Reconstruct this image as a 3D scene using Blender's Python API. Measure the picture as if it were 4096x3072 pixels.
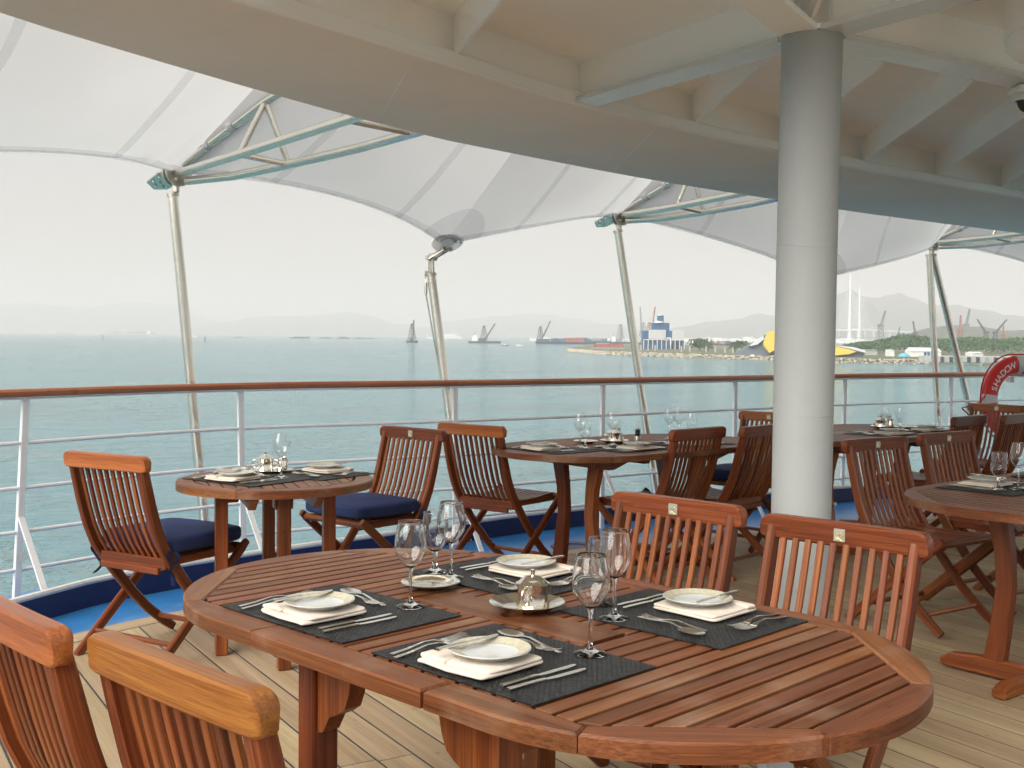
import bpy, math, random
from mathutils import Vector, Matrix, noise
random.seed(7)
R = math.radians
for o in list(bpy.data.objects): bpy.data.objects.remove(o)
scene = bpy.context.scene
COL = scene.collection

# ------------------------------------------------------------------ camera
EYE = 1.34
PITCH, ROLL = math.atan(179 / 4537), 0.0090
FWD = Vector((0, math.cos(PITCH), -math.sin(PITCH)))
UP0 = Vector((0, math.sin(PITCH), math.cos(PITCH)))
RGT = math.cos(ROLL) * Vector((1, 0, 0)) + math.sin(ROLL) * UP0
UPV = math.cos(ROLL) * UP0 - math.sin(ROLL) * Vector((1, 0, 0))
cam = bpy.data.cameras.new('camera')
cam.lens, cam.sensor_width = 36 * 4537 / 4096, 36
cam.clip_start, cam.clip_end = 0.05, 90000
cam_o = bpy.data.objects.new('camera', cam)
COL.objects.link(cam_o)
m = Matrix.Identity(4)
for i in range(3):
    m[i][0], m[i][1], m[i][2] = RGT[i], UPV[i], -FWD[i]
m[2][3] = EYE
cam_o.matrix_world = m
scene.camera = cam_o

# ------------------------------------------------------------------ sky, sun, exposure
SUN_AZ, SUN_EL = R(222), R(36)          # azimuth clockwise from +Y (behind the camera, to its left)
w = bpy.data.worlds.new('World'); scene.world = w; w.use_nodes = True
nt = w.node_tree; nt.nodes.clear()
out = nt.nodes.new('ShaderNodeOutputWorld'); bg = nt.nodes.new('ShaderNodeBackground')
sky = nt.nodes.new('ShaderNodeTexSky'); sky.sky_type = 'NISHITA'; sky.sun_disc = False
sky.sun_elevation, sky.sun_rotation = SUN_EL, SUN_AZ
sky.air_density, sky.dust_density, sky.ozone_density = 1.0, 6.0, 1.0
mixs = nt.nodes.new('ShaderNodeMixRGB'); mixs.inputs[0].default_value = 0.86
mixs.inputs[2].default_value = (6.1, 5.70, 5.40, 1)      # milky overcast veil over the blue sky
nt.links.new(sky.outputs[0], mixs.inputs[1]); nt.links.new(mixs.outputs[0], bg.inputs[0])
bg.inputs[1].default_value = 0.10
nt.links.new(bg.outputs[0], out.inputs[0])
sl = bpy.data.lights.new('sun', 'SUN'); sl.energy = 5.0; sl.angle = R(60); sl.color = (1.0, 0.95, 0.87)
so = bpy.data.objects.new('sun', sl); COL.objects.link(so)
sdir = Vector((math.sin(SUN_AZ) * math.cos(SUN_EL), math.cos(SUN_AZ) * math.cos(SUN_EL), math.sin(SUN_EL)))
so.rotation_euler = sdir.to_track_quat('Z', 'Y').to_euler()
so.location = (0, -5, 20)
vs = scene.view_settings
vs.view_transform, vs.look, vs.exposure, vs.gamma = 'Standard', 'None', 0.32, 1
vs.use_curve_mapping = False
scene.render.engine = 'CYCLES'
cy = scene.cycles
cy.max_bounces, cy.transparent_max_bounces, cy.volume_bounces = 11, 16, 1
cy.diffuse_bounces, cy.glossy_bounces, cy.transmission_bounces = 8, 3, 9
cy.caustics_reflective = cy.caustics_refractive = False
cy.use_denoising = True
cy.use_adaptive_sampling = True; cy.adaptive_threshold = 0.06; cy.adaptive_min_samples = 16

# ------------------------------------------------------------------ materials
MAT = {}
def nodes(name):
    mt = bpy.data.materials.new(name); mt.use_nodes = True
    t = mt.node_tree; b = t.nodes['Principled BSDF']
    MAT[name] = mt
    return mt, t, b
def N(t, kind, **kw):
    n = t.nodes.new('ShaderNode' + kind)
    for k, v in kw.items(): setattr(n, k, v)
    return n
def ramp(t, stops):
    r = N(t, 'ValToRGB'); e = r.color_ramp.elements
    while len(e) < len(stops): e.new(0.5)
    for i, (p, c) in enumerate(stops):
        e[i].position = p; e[i].color = (*c, 1)
    return r
def wood(name, dark, mid, light, rough, stretch=(4, 230, 230), tone=0.45, wear=0.0, bump=0.15, spec=0.5):
    mt, t, b = nodes(name); L = t.links.new
    at = N(t, 'Attribute', attribute_name='grain'); tn = N(t, 'Attribute', attribute_name='tone')
    oi = N(t, 'ObjectInfo')
    mp = N(t, 'Mapping'); mp.inputs['Scale'].default_value = stretch
    L(at.outputs['Vector'], mp.inputs['Vector'])
    n1 = N(t, 'TexNoise'); n1.inputs['Scale'].default_value = 1; n1.inputs['Detail'].default_value = 6
    n1.inputs['Roughness'].default_value = 0.65; n1.inputs['Distortion'].default_value = 0.6
    L(mp.outputs[0], n1.inputs['Vector'])
    n2 = N(t, 'TexNoise'); n2.inputs['Scale'].default_value = 0.11; n2.inputs['Detail'].default_value = 4
    L(mp.outputs[0], n2.inputs['Vector'])
    mx = N(t, 'MixRGB'); mx.inputs[0].default_value = 0.45
    L(n1.outputs[0], mx.inputs[1]); L(n2.outputs[0], mx.inputs[2])
    r = ramp(t, [(0.33, dark), (0.5, mid), (0.68, light)])
    L(mx.outputs[0], r.inputs[0])
    ad = N(t, 'Math', operation='ADD'); L(tn.outputs['Fac'], ad.inputs[0]); L(oi.outputs['Random'], ad.inputs[1])
    mr = N(t, 'MapRange'); mr.inputs[1].default_value, mr.inputs[2].default_value = 0, 2
    mr.inputs[3].default_value, mr.inputs[4].default_value = 1 - tone, 1 + tone
    L(ad.outputs[0], mr.inputs[0])
    hs = N(t, 'HueSaturation'); L(r.outputs[0], hs.inputs['Color']); L(mr.outputs[0], hs.inputs['Value'])
    mh = N(t, 'MapRange'); mh.inputs[3].default_value, mh.inputs[4].default_value = 0.493, 0.507
    L(tn.outputs['Fac'], mh.inputs[0]); L(mh.outputs[0], hs.inputs['Hue'])
    last = hs.outputs[0]
    n3 = N(t, 'TexNoise'); n3.inputs['Scale'].default_value = 5.0; n3.inputs['Detail'].default_value = 5
    tc = N(t, 'TexCoord'); L(at.outputs['Vector'], n3.inputs['Vector'])
    if wear:
        wr = ramp(t, [(0.52, (0, 0, 0)), (0.78, (wear, wear, wear))]); L(n3.outputs[0], wr.inputs[0])
        m2 = N(t, 'MixRGB'); m2.inputs[2].default_value = (0.50, 0.40, 0.30, 1)
        L(wr.outputs[0], m2.inputs[0]); L(last, m2.inputs[1]); last = m2.outputs[0]
    # small dark nail spots and stains
    v = N(t, 'TexVoronoi'); v.inputs['Scale'].default_value = 9.0
    L(at.outputs['Vector'], v.inputs['Vector'])
    sp = ramp(t, [(0.035, (0.45, 0.45, 0.45)), (0.09, (1, 1, 1))]); L(v.outputs['Distance'], sp.inputs[0])
    m3 = N(t, 'MixRGB', blend_type='MULTIPLY'); m3.inputs[0].default_value = 0.7
    L(last, m3.inputs[1]); L(sp.outputs[0], m3.inputs[2])
    L(m3.outputs[0], b.inputs['Base Color'])
    rr = N(t, 'MapRange'); rr.inputs[3].default_value, rr.inputs[4].default_value = rough - 0.1, rough + 0.12
    L(n3.outputs[0], rr.inputs[0]); L(rr.outputs[0], b.inputs['Roughness'])
    b.inputs['Specular IOR Level'].default_value = spec
    bp = N(t, 'Bump'); bp.inputs['Strength'].default_value = bump; bp.inputs['Distance'].default_value = 0.002
    L(n1.outputs[0], bp.inputs['Height']); L(bp.outputs[0], b.inputs['Normal'])
    return mt
def paint(name, col, rough=0.5, metal=0.0, var=0.06, bump=0.0, bscale=120, dirt=None, spec=0.5, scale=3.0):
    mt, t, b = nodes(name); L = t.links.new
    tc = N(t, 'TexCoord')
    n = N(t, 'TexNoise'); n.inputs['Scale'].default_value = scale; n.inputs['Detail'].default_value = 7
    n.inputs['Roughness'].default_value = 0.6
    L(tc.outputs['Object'], n.inputs['Vector'])
    lo = tuple(c * (1 - var) for c in col); hi = tuple(min(1, c * (1 + var)) for c in col)
    r = ramp(t, [(0.3, lo), (0.7, hi)]); L(n.outputs[0], r.inputs[0])
    last = r.outputs[0]
    if dirt:
        n2 = N(t, 'TexNoise'); n2.inputs['Scale'].default_value = scale * 2.3; n2.inputs['Detail'].default_value = 8
        L(tc.outputs['Object'], n2.inputs['Vector'])
        r2 = ramp(t, [(0.6, (0, 0, 0)), (0.82, (0.6, 0.6, 0.6))]); L(n2.outputs[0], r2.inputs[0])
        mx = N(t, 'MixRGB'); mx.inputs[2].default_value = (*dirt, 1)
        L(r2.outputs[0], mx.inputs[0]); L(last, mx.inputs[1]); last = mx.outputs[0]
    L(last, b.inputs['Base Color'])
    b.inputs['Roughness'].default_value = rough; b.inputs['Metallic'].default_value = metal
    b.inputs['Specular IOR Level'].default_value = spec
    if bump:
        n3 = N(t, 'TexNoise'); n3.inputs['Scale'].default_value = bscale; n3.inputs['Detail'].default_value = 3
        L(tc.outputs['Object'], n3.inputs['Vector'])
        bp = N(t, 'Bump'); bp.inputs['Strength'].default_value = bump; bp.inputs['Distance'].default_value = 0.003
        L(n3.outputs[0], bp.inputs['Height']); L(bp.outputs[0], b.inputs['Normal'])
    return mt
TEAK = wood('varnished_teak', (0.0633, 0.0143, 0.0048), (0.1816, 0.0487, 0.0144), (0.3371, 0.1088, 0.0330), 0.33, tone=0.5, bump=0.25, spec=0.4)
TABLE = wood('table_teak', (0.0508, 0.0167, 0.0056), (0.1467, 0.0484, 0.0169), (0.2682, 0.1013, 0.0381), 0.42, tone=0.22, wear=0.28, bump=0.3, spec=0.32)
ORANGE = wood('sunbleached_teak', (0.1148, 0.0284, 0.0067), (0.2903, 0.0864, 0.0203), (0.4860, 0.1755, 0.0459), 0.30, tone=0.22, bump=0.25)
GOLDEN = wood('golden_faded_teak', (0.1008, 0.0252, 0.0042), (0.2268, 0.0706, 0.0134), (0.3696, 0.1445, 0.0302), 0.34, tone=0.15, bump=0.25)
RAILW = wood('handrail_teak', (0.17, 0.055, 0.018), (0.34, 0.12, 0.045), (0.46, 0.18, 0.075), 0.3, stretch=(3, 200, 200), tone=0.12)
PLANK = wood('scrubbed_deck_teak', (0.25, 0.180, 0.103), (0.375, 0.280, 0.168), (0.47, 0.362, 0.232), 0.62, stretch=(3, 170, 170), tone=0.16, bump=0.1, spec=0.35)
CAULK = paint('deck_caulking', (0.035, 0.038, 0.042), 0.6)
WHITE = paint('white_ship_paint', (0.78, 0.79, 0.80), 0.38, bump=0.08, dirt=(0.62, 0.58, 0.50), var=0.03)
CEIL = paint('cream_deckhead_paint', (0.95, 0.95, 0.94), 0.5, bump=0.16, bscale=60, var=0.05, dirt=(0.84, 0.81, 0.75), scale=1.4)
SOFFITP = paint('bounce_tinted_soffit_paint', (0.95, 0.84, 0.72), 0.55, bump=0.14, bscale=60, var=0.04, dirt=(0.84, 0.76, 0.68), scale=1.4)  # same paint as the deckhead, warm bounce light put into its colour
FLANGE = paint('brushed_gloss_paint', (0.70, 0.72, 0.72), 0.22, bump=0.35, bscale=45, var=0.05)
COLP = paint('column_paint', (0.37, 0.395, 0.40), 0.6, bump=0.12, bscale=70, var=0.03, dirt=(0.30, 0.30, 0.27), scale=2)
NAVY = paint('navy_deck_paint', (0.010, 0.018, 0.085), 0.4, var=0.15)
BLUE = paint('blue_waterway_paint', (0.030, 0.18, 0.46), 0.28, var=0.22, dirt=(0.16, 0.38, 0.60), scale=4)
STEEL = paint('polished_steel', (0.84, 0.81, 0.73), 0.27, metal=1.0, var=0.05, scale=8)
DULL = paint('cast_steel', (0.58, 0.56, 0.50), 0.42, metal=1.0, var=0.12, scale=20)
SILVER = paint('silver_plate', (0.87, 0.83, 0.73), 0.12, metal=1.0, var=0.05, scale=15)
CUTLERY = paint('cutlery_silver', (0.88, 0.85, 0.78), 0.16, metal=1.0, var=0.03, scale=15)
CHINA = paint('white_china', (0.58, 0.61, 0.61), 0.08, var=0.01)
GOLDRIM = paint('gold_rim_glaze', (0.50, 0.47, 0.35), 0.22, var=0.18, scale=140)
LINEN = paint('cream_linen', (0.68, 0.61, 0.53), 0.85, bump=0.25, bscale=600, var=0.04, spec=0.1)
FABRIC = paint('navy_canvas', (0.020, 0.034, 0.105), 0.8, bump=0.35, bscale=500, var=0.18, spec=0.25, scale=6)
RED = paint('lifebuoy_red', (0.70, 0.030, 0.024), 0.35, var=0.06)
REDLINE = paint('red_grab_line', (0.55, 0.03, 0.02), 0.7)
TAPE = paint('reflective_tape', (0.62, 0.63, 0.62), 0.3)
LETTER = paint('white_lettering', (0.85, 0.85, 0.84), 0.5)
BADGE = paint('pearl_badge', (0.52, 0.52, 0.44), 0.25, metal=0.5)
GOLD = paint('gold_emblem', (0.72, 0.60, 0.25), 0.3, metal=0.7)
BLACK = paint('black_plastic', (0.02, 0.02, 0.022), 0.3)
PEPPER = paint('peppercorns', (0.02, 0.017, 0.014), 0.8, bump=1, bscale=300)
SALT = paint('salt_grains', (0.75, 0.74, 0.72), 0.8, bump=1, bscale=300)
ROPEM = paint('steel_wire_rope', (0.42, 0.44, 0.40), 0.45, metal=0.6, bump=0.8, bscale=250)
CREAMR = paint('white_edge_bar', (0.72, 0.71, 0.68), 0.5, bump=0.6, bscale=60, dirt=(0.45, 0.42, 0.38), scale=12)

mt, t, b = nodes('woven_placemat'); L = t.links.new           # black woven vinyl
tc = N(t, 'TexCoord'); mp = N(t, 'Mapping'); mp.inputs['Scale'].default_value = (1, 1, 0)
L(tc.outputs['Object'], mp.inputs[0])
bk = N(t, 'TexBrick'); bk.inputs['Scale'].default_value = 1; bk.inputs['Brick Width'].default_value = 0.012
bk.inputs['Row Height'].default_value = 0.0068; bk.inputs['Mortar Size'].default_value = 0.0015; bk.inputs['Mortar Smooth'].default_value = 1
bk.inputs['Color1'].default_value = (0.050, 0.053, 0.054, 1); bk.inputs['Color2'].default_value = (0.020, 0.021, 0.022, 1)
bk.inputs['Mortar'].default_value = (0.006, 0.006, 0.007, 1)
L(mp.outputs[0], bk.inputs['Vector']); L(bk.outputs['Color'], b.inputs['Base Color'])
bp = N(t, 'Bump'); bp.inputs['Strength'].default_value = 1.0; bp.inputs['Distance'].default_value = 0.002; bp.invert = True
L(bk.outputs['Fac'], bp.inputs['Height']); L(bp.outputs[0], b.inputs['Normal'])
b.inputs['Roughness'].default_value = 0.5; b.inputs['Specular IOR Level'].default_value = 0.25
MATW = mt

mt, t, b = nodes('thin_glass'); L = t.links.new                # thin blown bowl: clear with a sheen
t.nodes.remove(b); o_ = t.nodes['Material Output']
tr = N(t, 'BsdfTransparent'); tr.inputs[0].default_value = (0.99, 0.995, 0.995, 1)
gl = N(t, 'BsdfGlossy'); gl.inputs['Roughness'].default_value = 0.02
lw = N(t, 'LayerWeight'); lw.inputs[0].default_value = 0.2
mul = N(t, 'Math', operation='MULTIPLY_ADD'); mul.inputs[1].default_value = 0.75; mul.inputs[2].default_value = 0.06
L(lw.outputs['Facing'], mul.inputs[0])
pw = N(t, 'Math', operation='MINIMUM'); pw.inputs[1].default_value = 0.7; L(mul.outputs[0], pw.inputs[0])
mx = N(t, 'MixShader'); L(pw.outputs[0], mx.inputs[0]); L(tr.outputs[0], mx.inputs[1]); L(gl.outputs[0], mx.inputs[2])
L(mx.outputs[0], o_.inputs[0])
THIN = mt
mt, t, b = nodes('solid_glass')
b.inputs['Transmission Weight'].default_value = 1; b.inputs['Roughness'].default_value = 0.01; b.inputs['IOR'].default_value = 1.46
b.inputs['Base Color'].default_value = (0.97, 0.985, 0.98, 1)
GLASS = mt

def fabric(name, col, trans, weave, sheer=0):
    mt, t, b = nodes(name); L = t.links.new
    o_ = t.nodes['Material Output']
    tc = N(t, 'TexCoord'); n = N(t, 'TexNoise'); n.inputs['Scale'].default_value = 1.2; n.inputs['Detail'].default_value = 6
    L(tc.outputs['Object'], n.inputs['Vector'])
    r = ramp(t, [(0.3, tuple(c * 0.94 for c in col)), (0.7, col)]); L(n.outputs[0], r.inputs[0])
    L(r.outputs[0], b.inputs['Base Color']); b.inputs['Roughness'].default_value = 0.55
    ts = N(t, 'BsdfTranslucent'); L(r.outputs[0], ts.inputs[0])
    mx = N(t, 'MixShader'); mx.inputs[0].default_value = trans
    L(b.outputs[0], mx.inputs[1]); L(ts.outputs[0], mx.inputs[2]); L(mx.outputs[0], o_.inputs[0])
    if sheer:
        tp = N(t, 'BsdfTransparent'); m2 = N(t, 'MixShader'); m2.inputs[0].default_value = sheer
        L(mx.outputs[0], m2.inputs[1]); L(tp.outputs[0], m2.inputs[2]); L(m2.outputs[0], o_.inputs[0])
    n2 = N(t, 'TexNoise'); n2.inputs['Scale'].default_value = weave; L(tc.outputs['Object'], n2.inputs['Vector'])
    bp = N(t, 'Bump'); bp.inputs['Strength'].default_value = 0.06; L(n2.outputs[0], bp.inputs['Height']); L(bp.outputs[0], b.inputs['Normal'])
    return mt
CANVAS = fabric('white_pvc_canopy', (0.72, 0.73, 0.73), 0.50, 9)
SEAM = fabric('doubled_canopy_seam', (0.70, 0.73, 0.74), 0.42, 9, 0.74)

mt, t, b = nodes('sea_water'); L = t.links.new
ge = N(t, 'NewGeometry')
mp = N(t, 'Mapping'); mp.inputs['Scale'].default_value = (0.5, 1.0, 1.0); mp.inputs['Rotation'].default_value = (0, 0, R(12))
L(ge.outputs['Position'], mp.inputs[0])
def sn(scale, detail):
    n = N(t, 'TexNoise'); n.inputs['Scale'].default_value = scale; n.inputs['Detail'].default_value = detail
    n.inputs['Roughness'].default_value = 0.62; n.inputs['Distortion'].default_value = 0.4
    L(mp.outputs[0], n.inputs['Vector']); return n
a1, a2, a3, a4 = sn(0.14, 4), sn(0.42, 5), sn(0.012, 5), sn(1.6, 3)
ml = N(t, 'Math', operation='MULTIPLY_ADD'); ml.inputs[1].default_value = 0.6
L(a2.outputs[0], ml.inputs[0]); L(a1.outputs[0], ml.inputs[2])
m4 = N(t, 'Math', operation='MULTIPLY_ADD'); m4.inputs[1].default_value = 0.10
L(a4.outputs[0], m4.inputs[0]); L(ml.outputs[0], m4.inputs[2])
bp = N(t, 'Bump'); bp.inputs['Strength'].default_value = 1.0; bp.inputs['Distance'].default_value = 14.0
wp = N(t, 'MapRange'); wp.inputs[1].default_value, wp.inputs[2].default_value, wp.inputs[3].default_value, wp.inputs[4].default_value = 0.35, 0.65, 0.35, 1.0
L(a3.outputs[0], wp.inputs[0]); L(wp.outputs[0], bp.inputs['Strength'])
L(m4.outputs[0], bp.inputs['Height']); L(bp.outputs[0], b.inputs['Normal'])
r = ramp(t, [(0.35, (0.088, 0.222, 0.262)), (0.65, (0.150, 0.298, 0.338))]); L(a3.outputs[0], r.inputs[0])
L(r.outputs[0], b.inputs['Base Color'])
b.inputs['Roughness'].default_value = 0.10; b.inputs['IOR'].default_value = 1.33
SEA = mt

# ------------------------------------------------------------------ mesh builder
class MB:
    def __init__(s): s.v, s.f, s.g, s.t = [], [], [], []
    def _add(s, vs, fs, gs=None, tone=None):
        k = len(s.v); tone = random.random() if tone is None else tone
        off = Vector((random.uniform(0, 60), random.uniform(0, 60), random.uniform(0, 60)))
        s.v += [Vector(x) for x in vs]; s.f += [tuple(i + k for i in f) for f in fs]
        s.g += [Vector(x) + off for x in (gs or vs)]; s.t += [tone] * len(vs)
    def box(s, c, d, ch=0.002, rot=None, tone=None):
        """chamfered box, centre c, full size d"""
        h = [x / 2 for x in d]; ch = min(ch, min(h) * 0.45)
        ax = max(range(3), key=lambda i: d[i]); vs, gs, idx = [], [], {}
        for sx in (-1, 1):
            for sy in (-1, 1):
                for sz in (-1, 1):
                    sg = (sx, sy, sz)
                    for k in range(3):
                        p = Vector([sg[i] * (h[i] if i == k else h[i] - ch) for i in range(3)])
                        idx[sg, k] = len(vs); gs.append(Vector((p[ax], p[(ax + 1) % 3], p[(ax + 2) % 3])))
                        vs.append(Vector(c) + (rot @ p if rot else p))
        fs = []
        for k in range(3):
            a, b_ = (k + 1) % 3, (k + 2) % 3
            for sk in (-1, 1):
                q = []
                for sa, sb in ((-1, -1), (1, -1), (1, 1), (-1, 1)):
                    sg = [0, 0, 0]; sg[k], sg[a], sg[b_] = sk, sa, sb; q.append(idx[tuple(sg), k])
                fs.append(tuple(q if sk > 0 else q[::-1]))
            for sa in (-1, 1):           # edges along axis k
                for sb in (-1, 1):
                    sg0 = [0, 0, 0]; sg0[k], sg0[a], sg0[b_] = -1, sa, sb
                    sg1 = list(sg0); sg1[k] = 1
                    q = [idx[tuple(sg0), a], idx[tuple(sg1), a], idx[tuple(sg1), b_], idx[tuple(sg0), b_]]
                    fs.append(tuple(q if sa * sb > 0 else q[::-1]))
        for sx in (-1, 1):
            for sy in (-1, 1):
                for sz in (-1, 1):
                    q = [idx[(sx, sy, sz), k] for k in range(3)]
                    fs.append(tuple(q if sx * sy * sz > 0 else q[::-1]))
        s._add(vs, fs, gs, tone); return s
    def sweep(s, path, wd, th, side, ch=0.003, tone=None, closed=False):
        """rectangular bar (chamfered) along path; wd along side vector, th along the normal"""
        path = [Vector(p) for p in path]; n = len(path); side = Vector(side).normalized()
        W = wd if isinstance(wd, (list, tuple)) else [wd] * n
        T = th if isinstance(th, (list, tuple)) else [th] * n
        vs, gs, fs, acc = [], [], [], 0
        for i, p in enumerate(path):
            tg = (path[min(i + 1, n - 1)] - path[max(i - 1, 0)]).normalized()
            nm = tg.cross(side).normalized(); sd = nm.cross(tg).normalized()
            if i: acc += (p - path[i - 1]).length
            a, b_ = W[i] / 2, T[i] / 2; c = min(ch, a * 0.6, b_ * 0.6)
            for x, y in ((a, -b_ + c), (a, b_ - c), (a - c, b_), (-a + c, b_), (-a, b_ - c), (-a, -b_ + c), (-a + c, -b_), (a - c, -b_)):
                vs.append(p + sd * x + nm * y); gs.append(Vector((acc, x, y)))
        for i in range(n - 1):
            for j in range(8):
                k = (j + 1) % 8
                fs.append((i * 8 + j, i * 8 + k, (i + 1) * 8 + k, (i + 1) * 8 + j))
        fs.append(tuple(range(7, -1, -1))); fs.append(tuple((n - 1) * 8 + j for j in range(8)))
        s._add(vs, fs, gs, tone); return s
    def tube(s, path, r, n=10, tone=None, caps=True):
        path = [Vector(p) for p in path]; m_ = len(path)
        RR = r if isinstance(r, (list, tuple)) else [r] * m_
        vs, gs, fs, acc = [], [], [], 0
        ref = None
        for i, p in enumerate(path):
            tg = (path[min(i + 1, m_ - 1)] - path[max(i - 1, 0)])
            tg = tg.normalized() if tg.length > 1e-9 else Vector((0, 0, 1))
            if ref is None: ref = tg.orthogonal().normalized()
            ref = (ref - tg * ref.dot(tg)).normalized(); bn = tg.cross(ref)
            if i: acc += (p - path[i - 1]).length
            for j in range(n):
                a = 2 * math.pi * j / n; o = ref * math.cos(a) * RR[i] + bn * math.sin(a) * RR[i]
                vs.append(p + o); gs.append(Vector((acc, math.cos(a) * RR[i], math.sin(a) * RR[i])))
        for i in range(m_ - 1):
            for j in range(n):
                k = (j + 1) % n
                fs.append((i * n + j, i * n + k, (i + 1) * n + k, (i + 1) * n + j))
        if caps: fs.append(tuple(range(n - 1, -1, -1))); fs.append(tuple((m_ - 1) * n + j for j in range(n)))
        s._add(vs, fs, gs, tone); return s
    def lathe(s, prof, n=24, c=(0, 0, 0), sy=1.0):
        vs, fs = [], []
        c = Vector(c)
        for r, z in prof:
            for j in range(n):
                a = 2 * math.pi * j / n; vs.append(c + Vector((r * math.cos(a), r * math.sin(a) * sy, z)))
        for i in range(len(prof) - 1):
            for j in range(n):
                k = (j + 1) % n
                fs.append((i * n + j, i * n + k, (i + 1) * n + k, (i + 1) * n + j))
        s._add(vs, fs); return s
    def prism(s, poly, z0, z1, ch=0.0, gdir=(1, 0), tone=None, mat4=None):
        """upright prism over a counter-clockwise polygon, optional bevel on its top edge"""
        n = len(poly); P = [Vector((p[0], p[1])) for p in poly]; g = Vector(gdir).normalized(); h = Vector((-g.y, g.x))
        rings = [(P, z0)]
        if ch: rings += [(P, z1 - ch), (inset(P, ch), z1)]
        else: rings += [(P, z1)]
        vs, gs, fs = [], [], []
        for Q, z in rings:
            for q in Q:
                p = Vector((q.x, q.y, z)); vs.append(mat4 @ p if mat4 else p); gs.append(Vector((q.dot(g), q.dot(h), z)))
        for i in range(len(rings) - 1):
            for j in range(n):
                k = (j + 1) % n; fs.append((i * n + j, i * n + k, (i + 1) * n + k, (i + 1) * n + j))
        fs.append(tuple(range(n - 1, -1, -1))); fs.append(tuple((len(rings) - 1) * n + j for j in range(n)))
        s._add(vs, fs, gs, tone); return s
    def grid(s, rows, tone=None):
        k = len(rows[0]); vs = [p for r in rows for p in r]; fs = []
        for i in range(len(rows) - 1):
            for j in range(k - 1): fs.append((i * k + j, i * k + j + 1, (i + 1) * k + j + 1, (i + 1) * k + j))
        s._add(vs, fs, None, tone); return s
    def mesh(s, name, mat, smooth=35):
        me = bpy.data.meshes.new(name); me.from_pydata([tuple(x) for x in s.v], [], s.f)
        a = me.attributes.new('grain', 'FLOAT_VECTOR', 'POINT'); a.data.foreach_set('vector', [c for x in s.g for c in x])
        a = me.attributes.new('tone', 'FLOAT', 'POINT'); a.data.foreach_set('value', s.t)
        me.materials.append(mat)
        if smooth:
            me.polygons.foreach_set('use_smooth', [True] * len(me.polygons)); me.set_sharp_from_angle(angle=R(smooth))
        me.update(); return me
    def build(s, name, mat, parent=None, smooth=35, loc=None, rz=None):
        return ob(name, s.mesh(name, mat, smooth), parent, loc, rz)
def inset(P, d):
    n = len(P); Q = []
    for i in range(n):
        e0 = (P[i] - P[i - 1]).normalized(); e1 = (P[(i + 1) % n] - P[i]).normalized()
        n0 = Vector((-e0.y, e0.x)); n1 = Vector((-e1.y, e1.x)); b_ = n0 + n1
        b_ = b_ / max(b_.length, 1e-6); k = max(b_.dot(n0), 0.4); Q.append(P[i] + b_ * d / k)
    return Q
def ob(name, me, parent=None, loc=None, rz=None):
    o = bpy.data.objects.new(name, me); COL.objects.link(o)
    if parent: o.parent = parent
    if loc is not None: o.location = loc
    if rz is not None: o.rotation_euler = (0, 0, rz)
    return o
def tag(o, label=None, cat=None, group=None, kind=None):
    if label: o['label'] = label
    if cat: o['category'] = cat
    if group: o['group'] = group
    if kind: o['kind'] = kind
    return o
def thing(name, label, cat, loc=(0, 0, 0), rz=0, group=None):
    o = bpy.data.objects.new(name, None); COL.objects.link(o); o.empty_display_size = 0.1
    o.location = loc; o.rotation_euler = (0, 0, rz)
    return tag(o, label, cat, group)
def kids(o): return [c for c in bpy.data.objects if c.parent == o]
CH = {}
def copy_tree(o, parent=None):
    c = o.copy(); COL.objects.link(c); c.parent = parent
    for ch in TREE.get(o.name, []): copy_tree(ch, c)
    return c
TREE = {}
def note(o):
    """remember the children of a finished prototype so that it can be copied quickly"""
    ch = list(o.children); TREE[o.name] = ch
    for c in ch: note(c)
def place(proto, used, loc, rz, label, group=None):
    if proto.name not in used: used.add(proto.name); o = proto
    else: o = copy_tree(proto)
    o.location = loc; o.rotation_euler = (0, 0, rz); o['label'] = label
    if group: o['group'] = group
    return o
USED = set()
def catmull(P, k=8):
    P = [Vector(p) for p in P]; out = []
    for i in range(len(P) - 1):
        p0 = P[i - 1] if i else 2 * P[0] - P[1]; p1, p2 = P[i], P[i + 1]; p3 = P[i + 2] if i + 2 < len(P) else 2 * P[-1] - P[-2]
        for j in range(k):
            u = j / k
            out.append(0.5 * (2 * p1 + (p2 - p0) * u + (2 * p0 - 5 * p1 + 4 * p2 - p3) * u * u + (3 * p1 - p0 - 3 * p2 + p3) * u ** 3))
    out.append(P[-1]); return out
# ================================================================== SETTING
# the ship trims a fraction of a degree against the sea, so the water sheet rises very slightly ahead
SEA0 = EYE - 22.0
def sea_z(x, y): return SEA0 + 0.0036 * y + 0.0017 * x
def sight(ux, uy, Y):
    """point at distance Y ahead seen at picture position (ux, uy) of a 2212 wide frame"""
    d = RGT * ((ux - 1106) / 2450.1) - UPV * ((uy - 829.5) / 2450.1) + FWD
    return Vector((0, 0, EYE)) + d * (Y / d.y)
def on_sea(ux, Y):
    p = sight(ux, 724, Y); return Vector((p.x, Y, sea_z(p.x, Y)))
rows = []
for y in (-2500, -300, 20, 150, 400, 1000, 2500, 6000, 12000, 20000, 29000):
    rows.append([Vector((x, y, sea_z(x, y))) for x in (-27000, -8000, -3000, -800, -100, 100, 800, 3000, 8000, 27000)])
tag(MB().grid(rows).build('sea', SEA, smooth=0), kind='structure')

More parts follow.
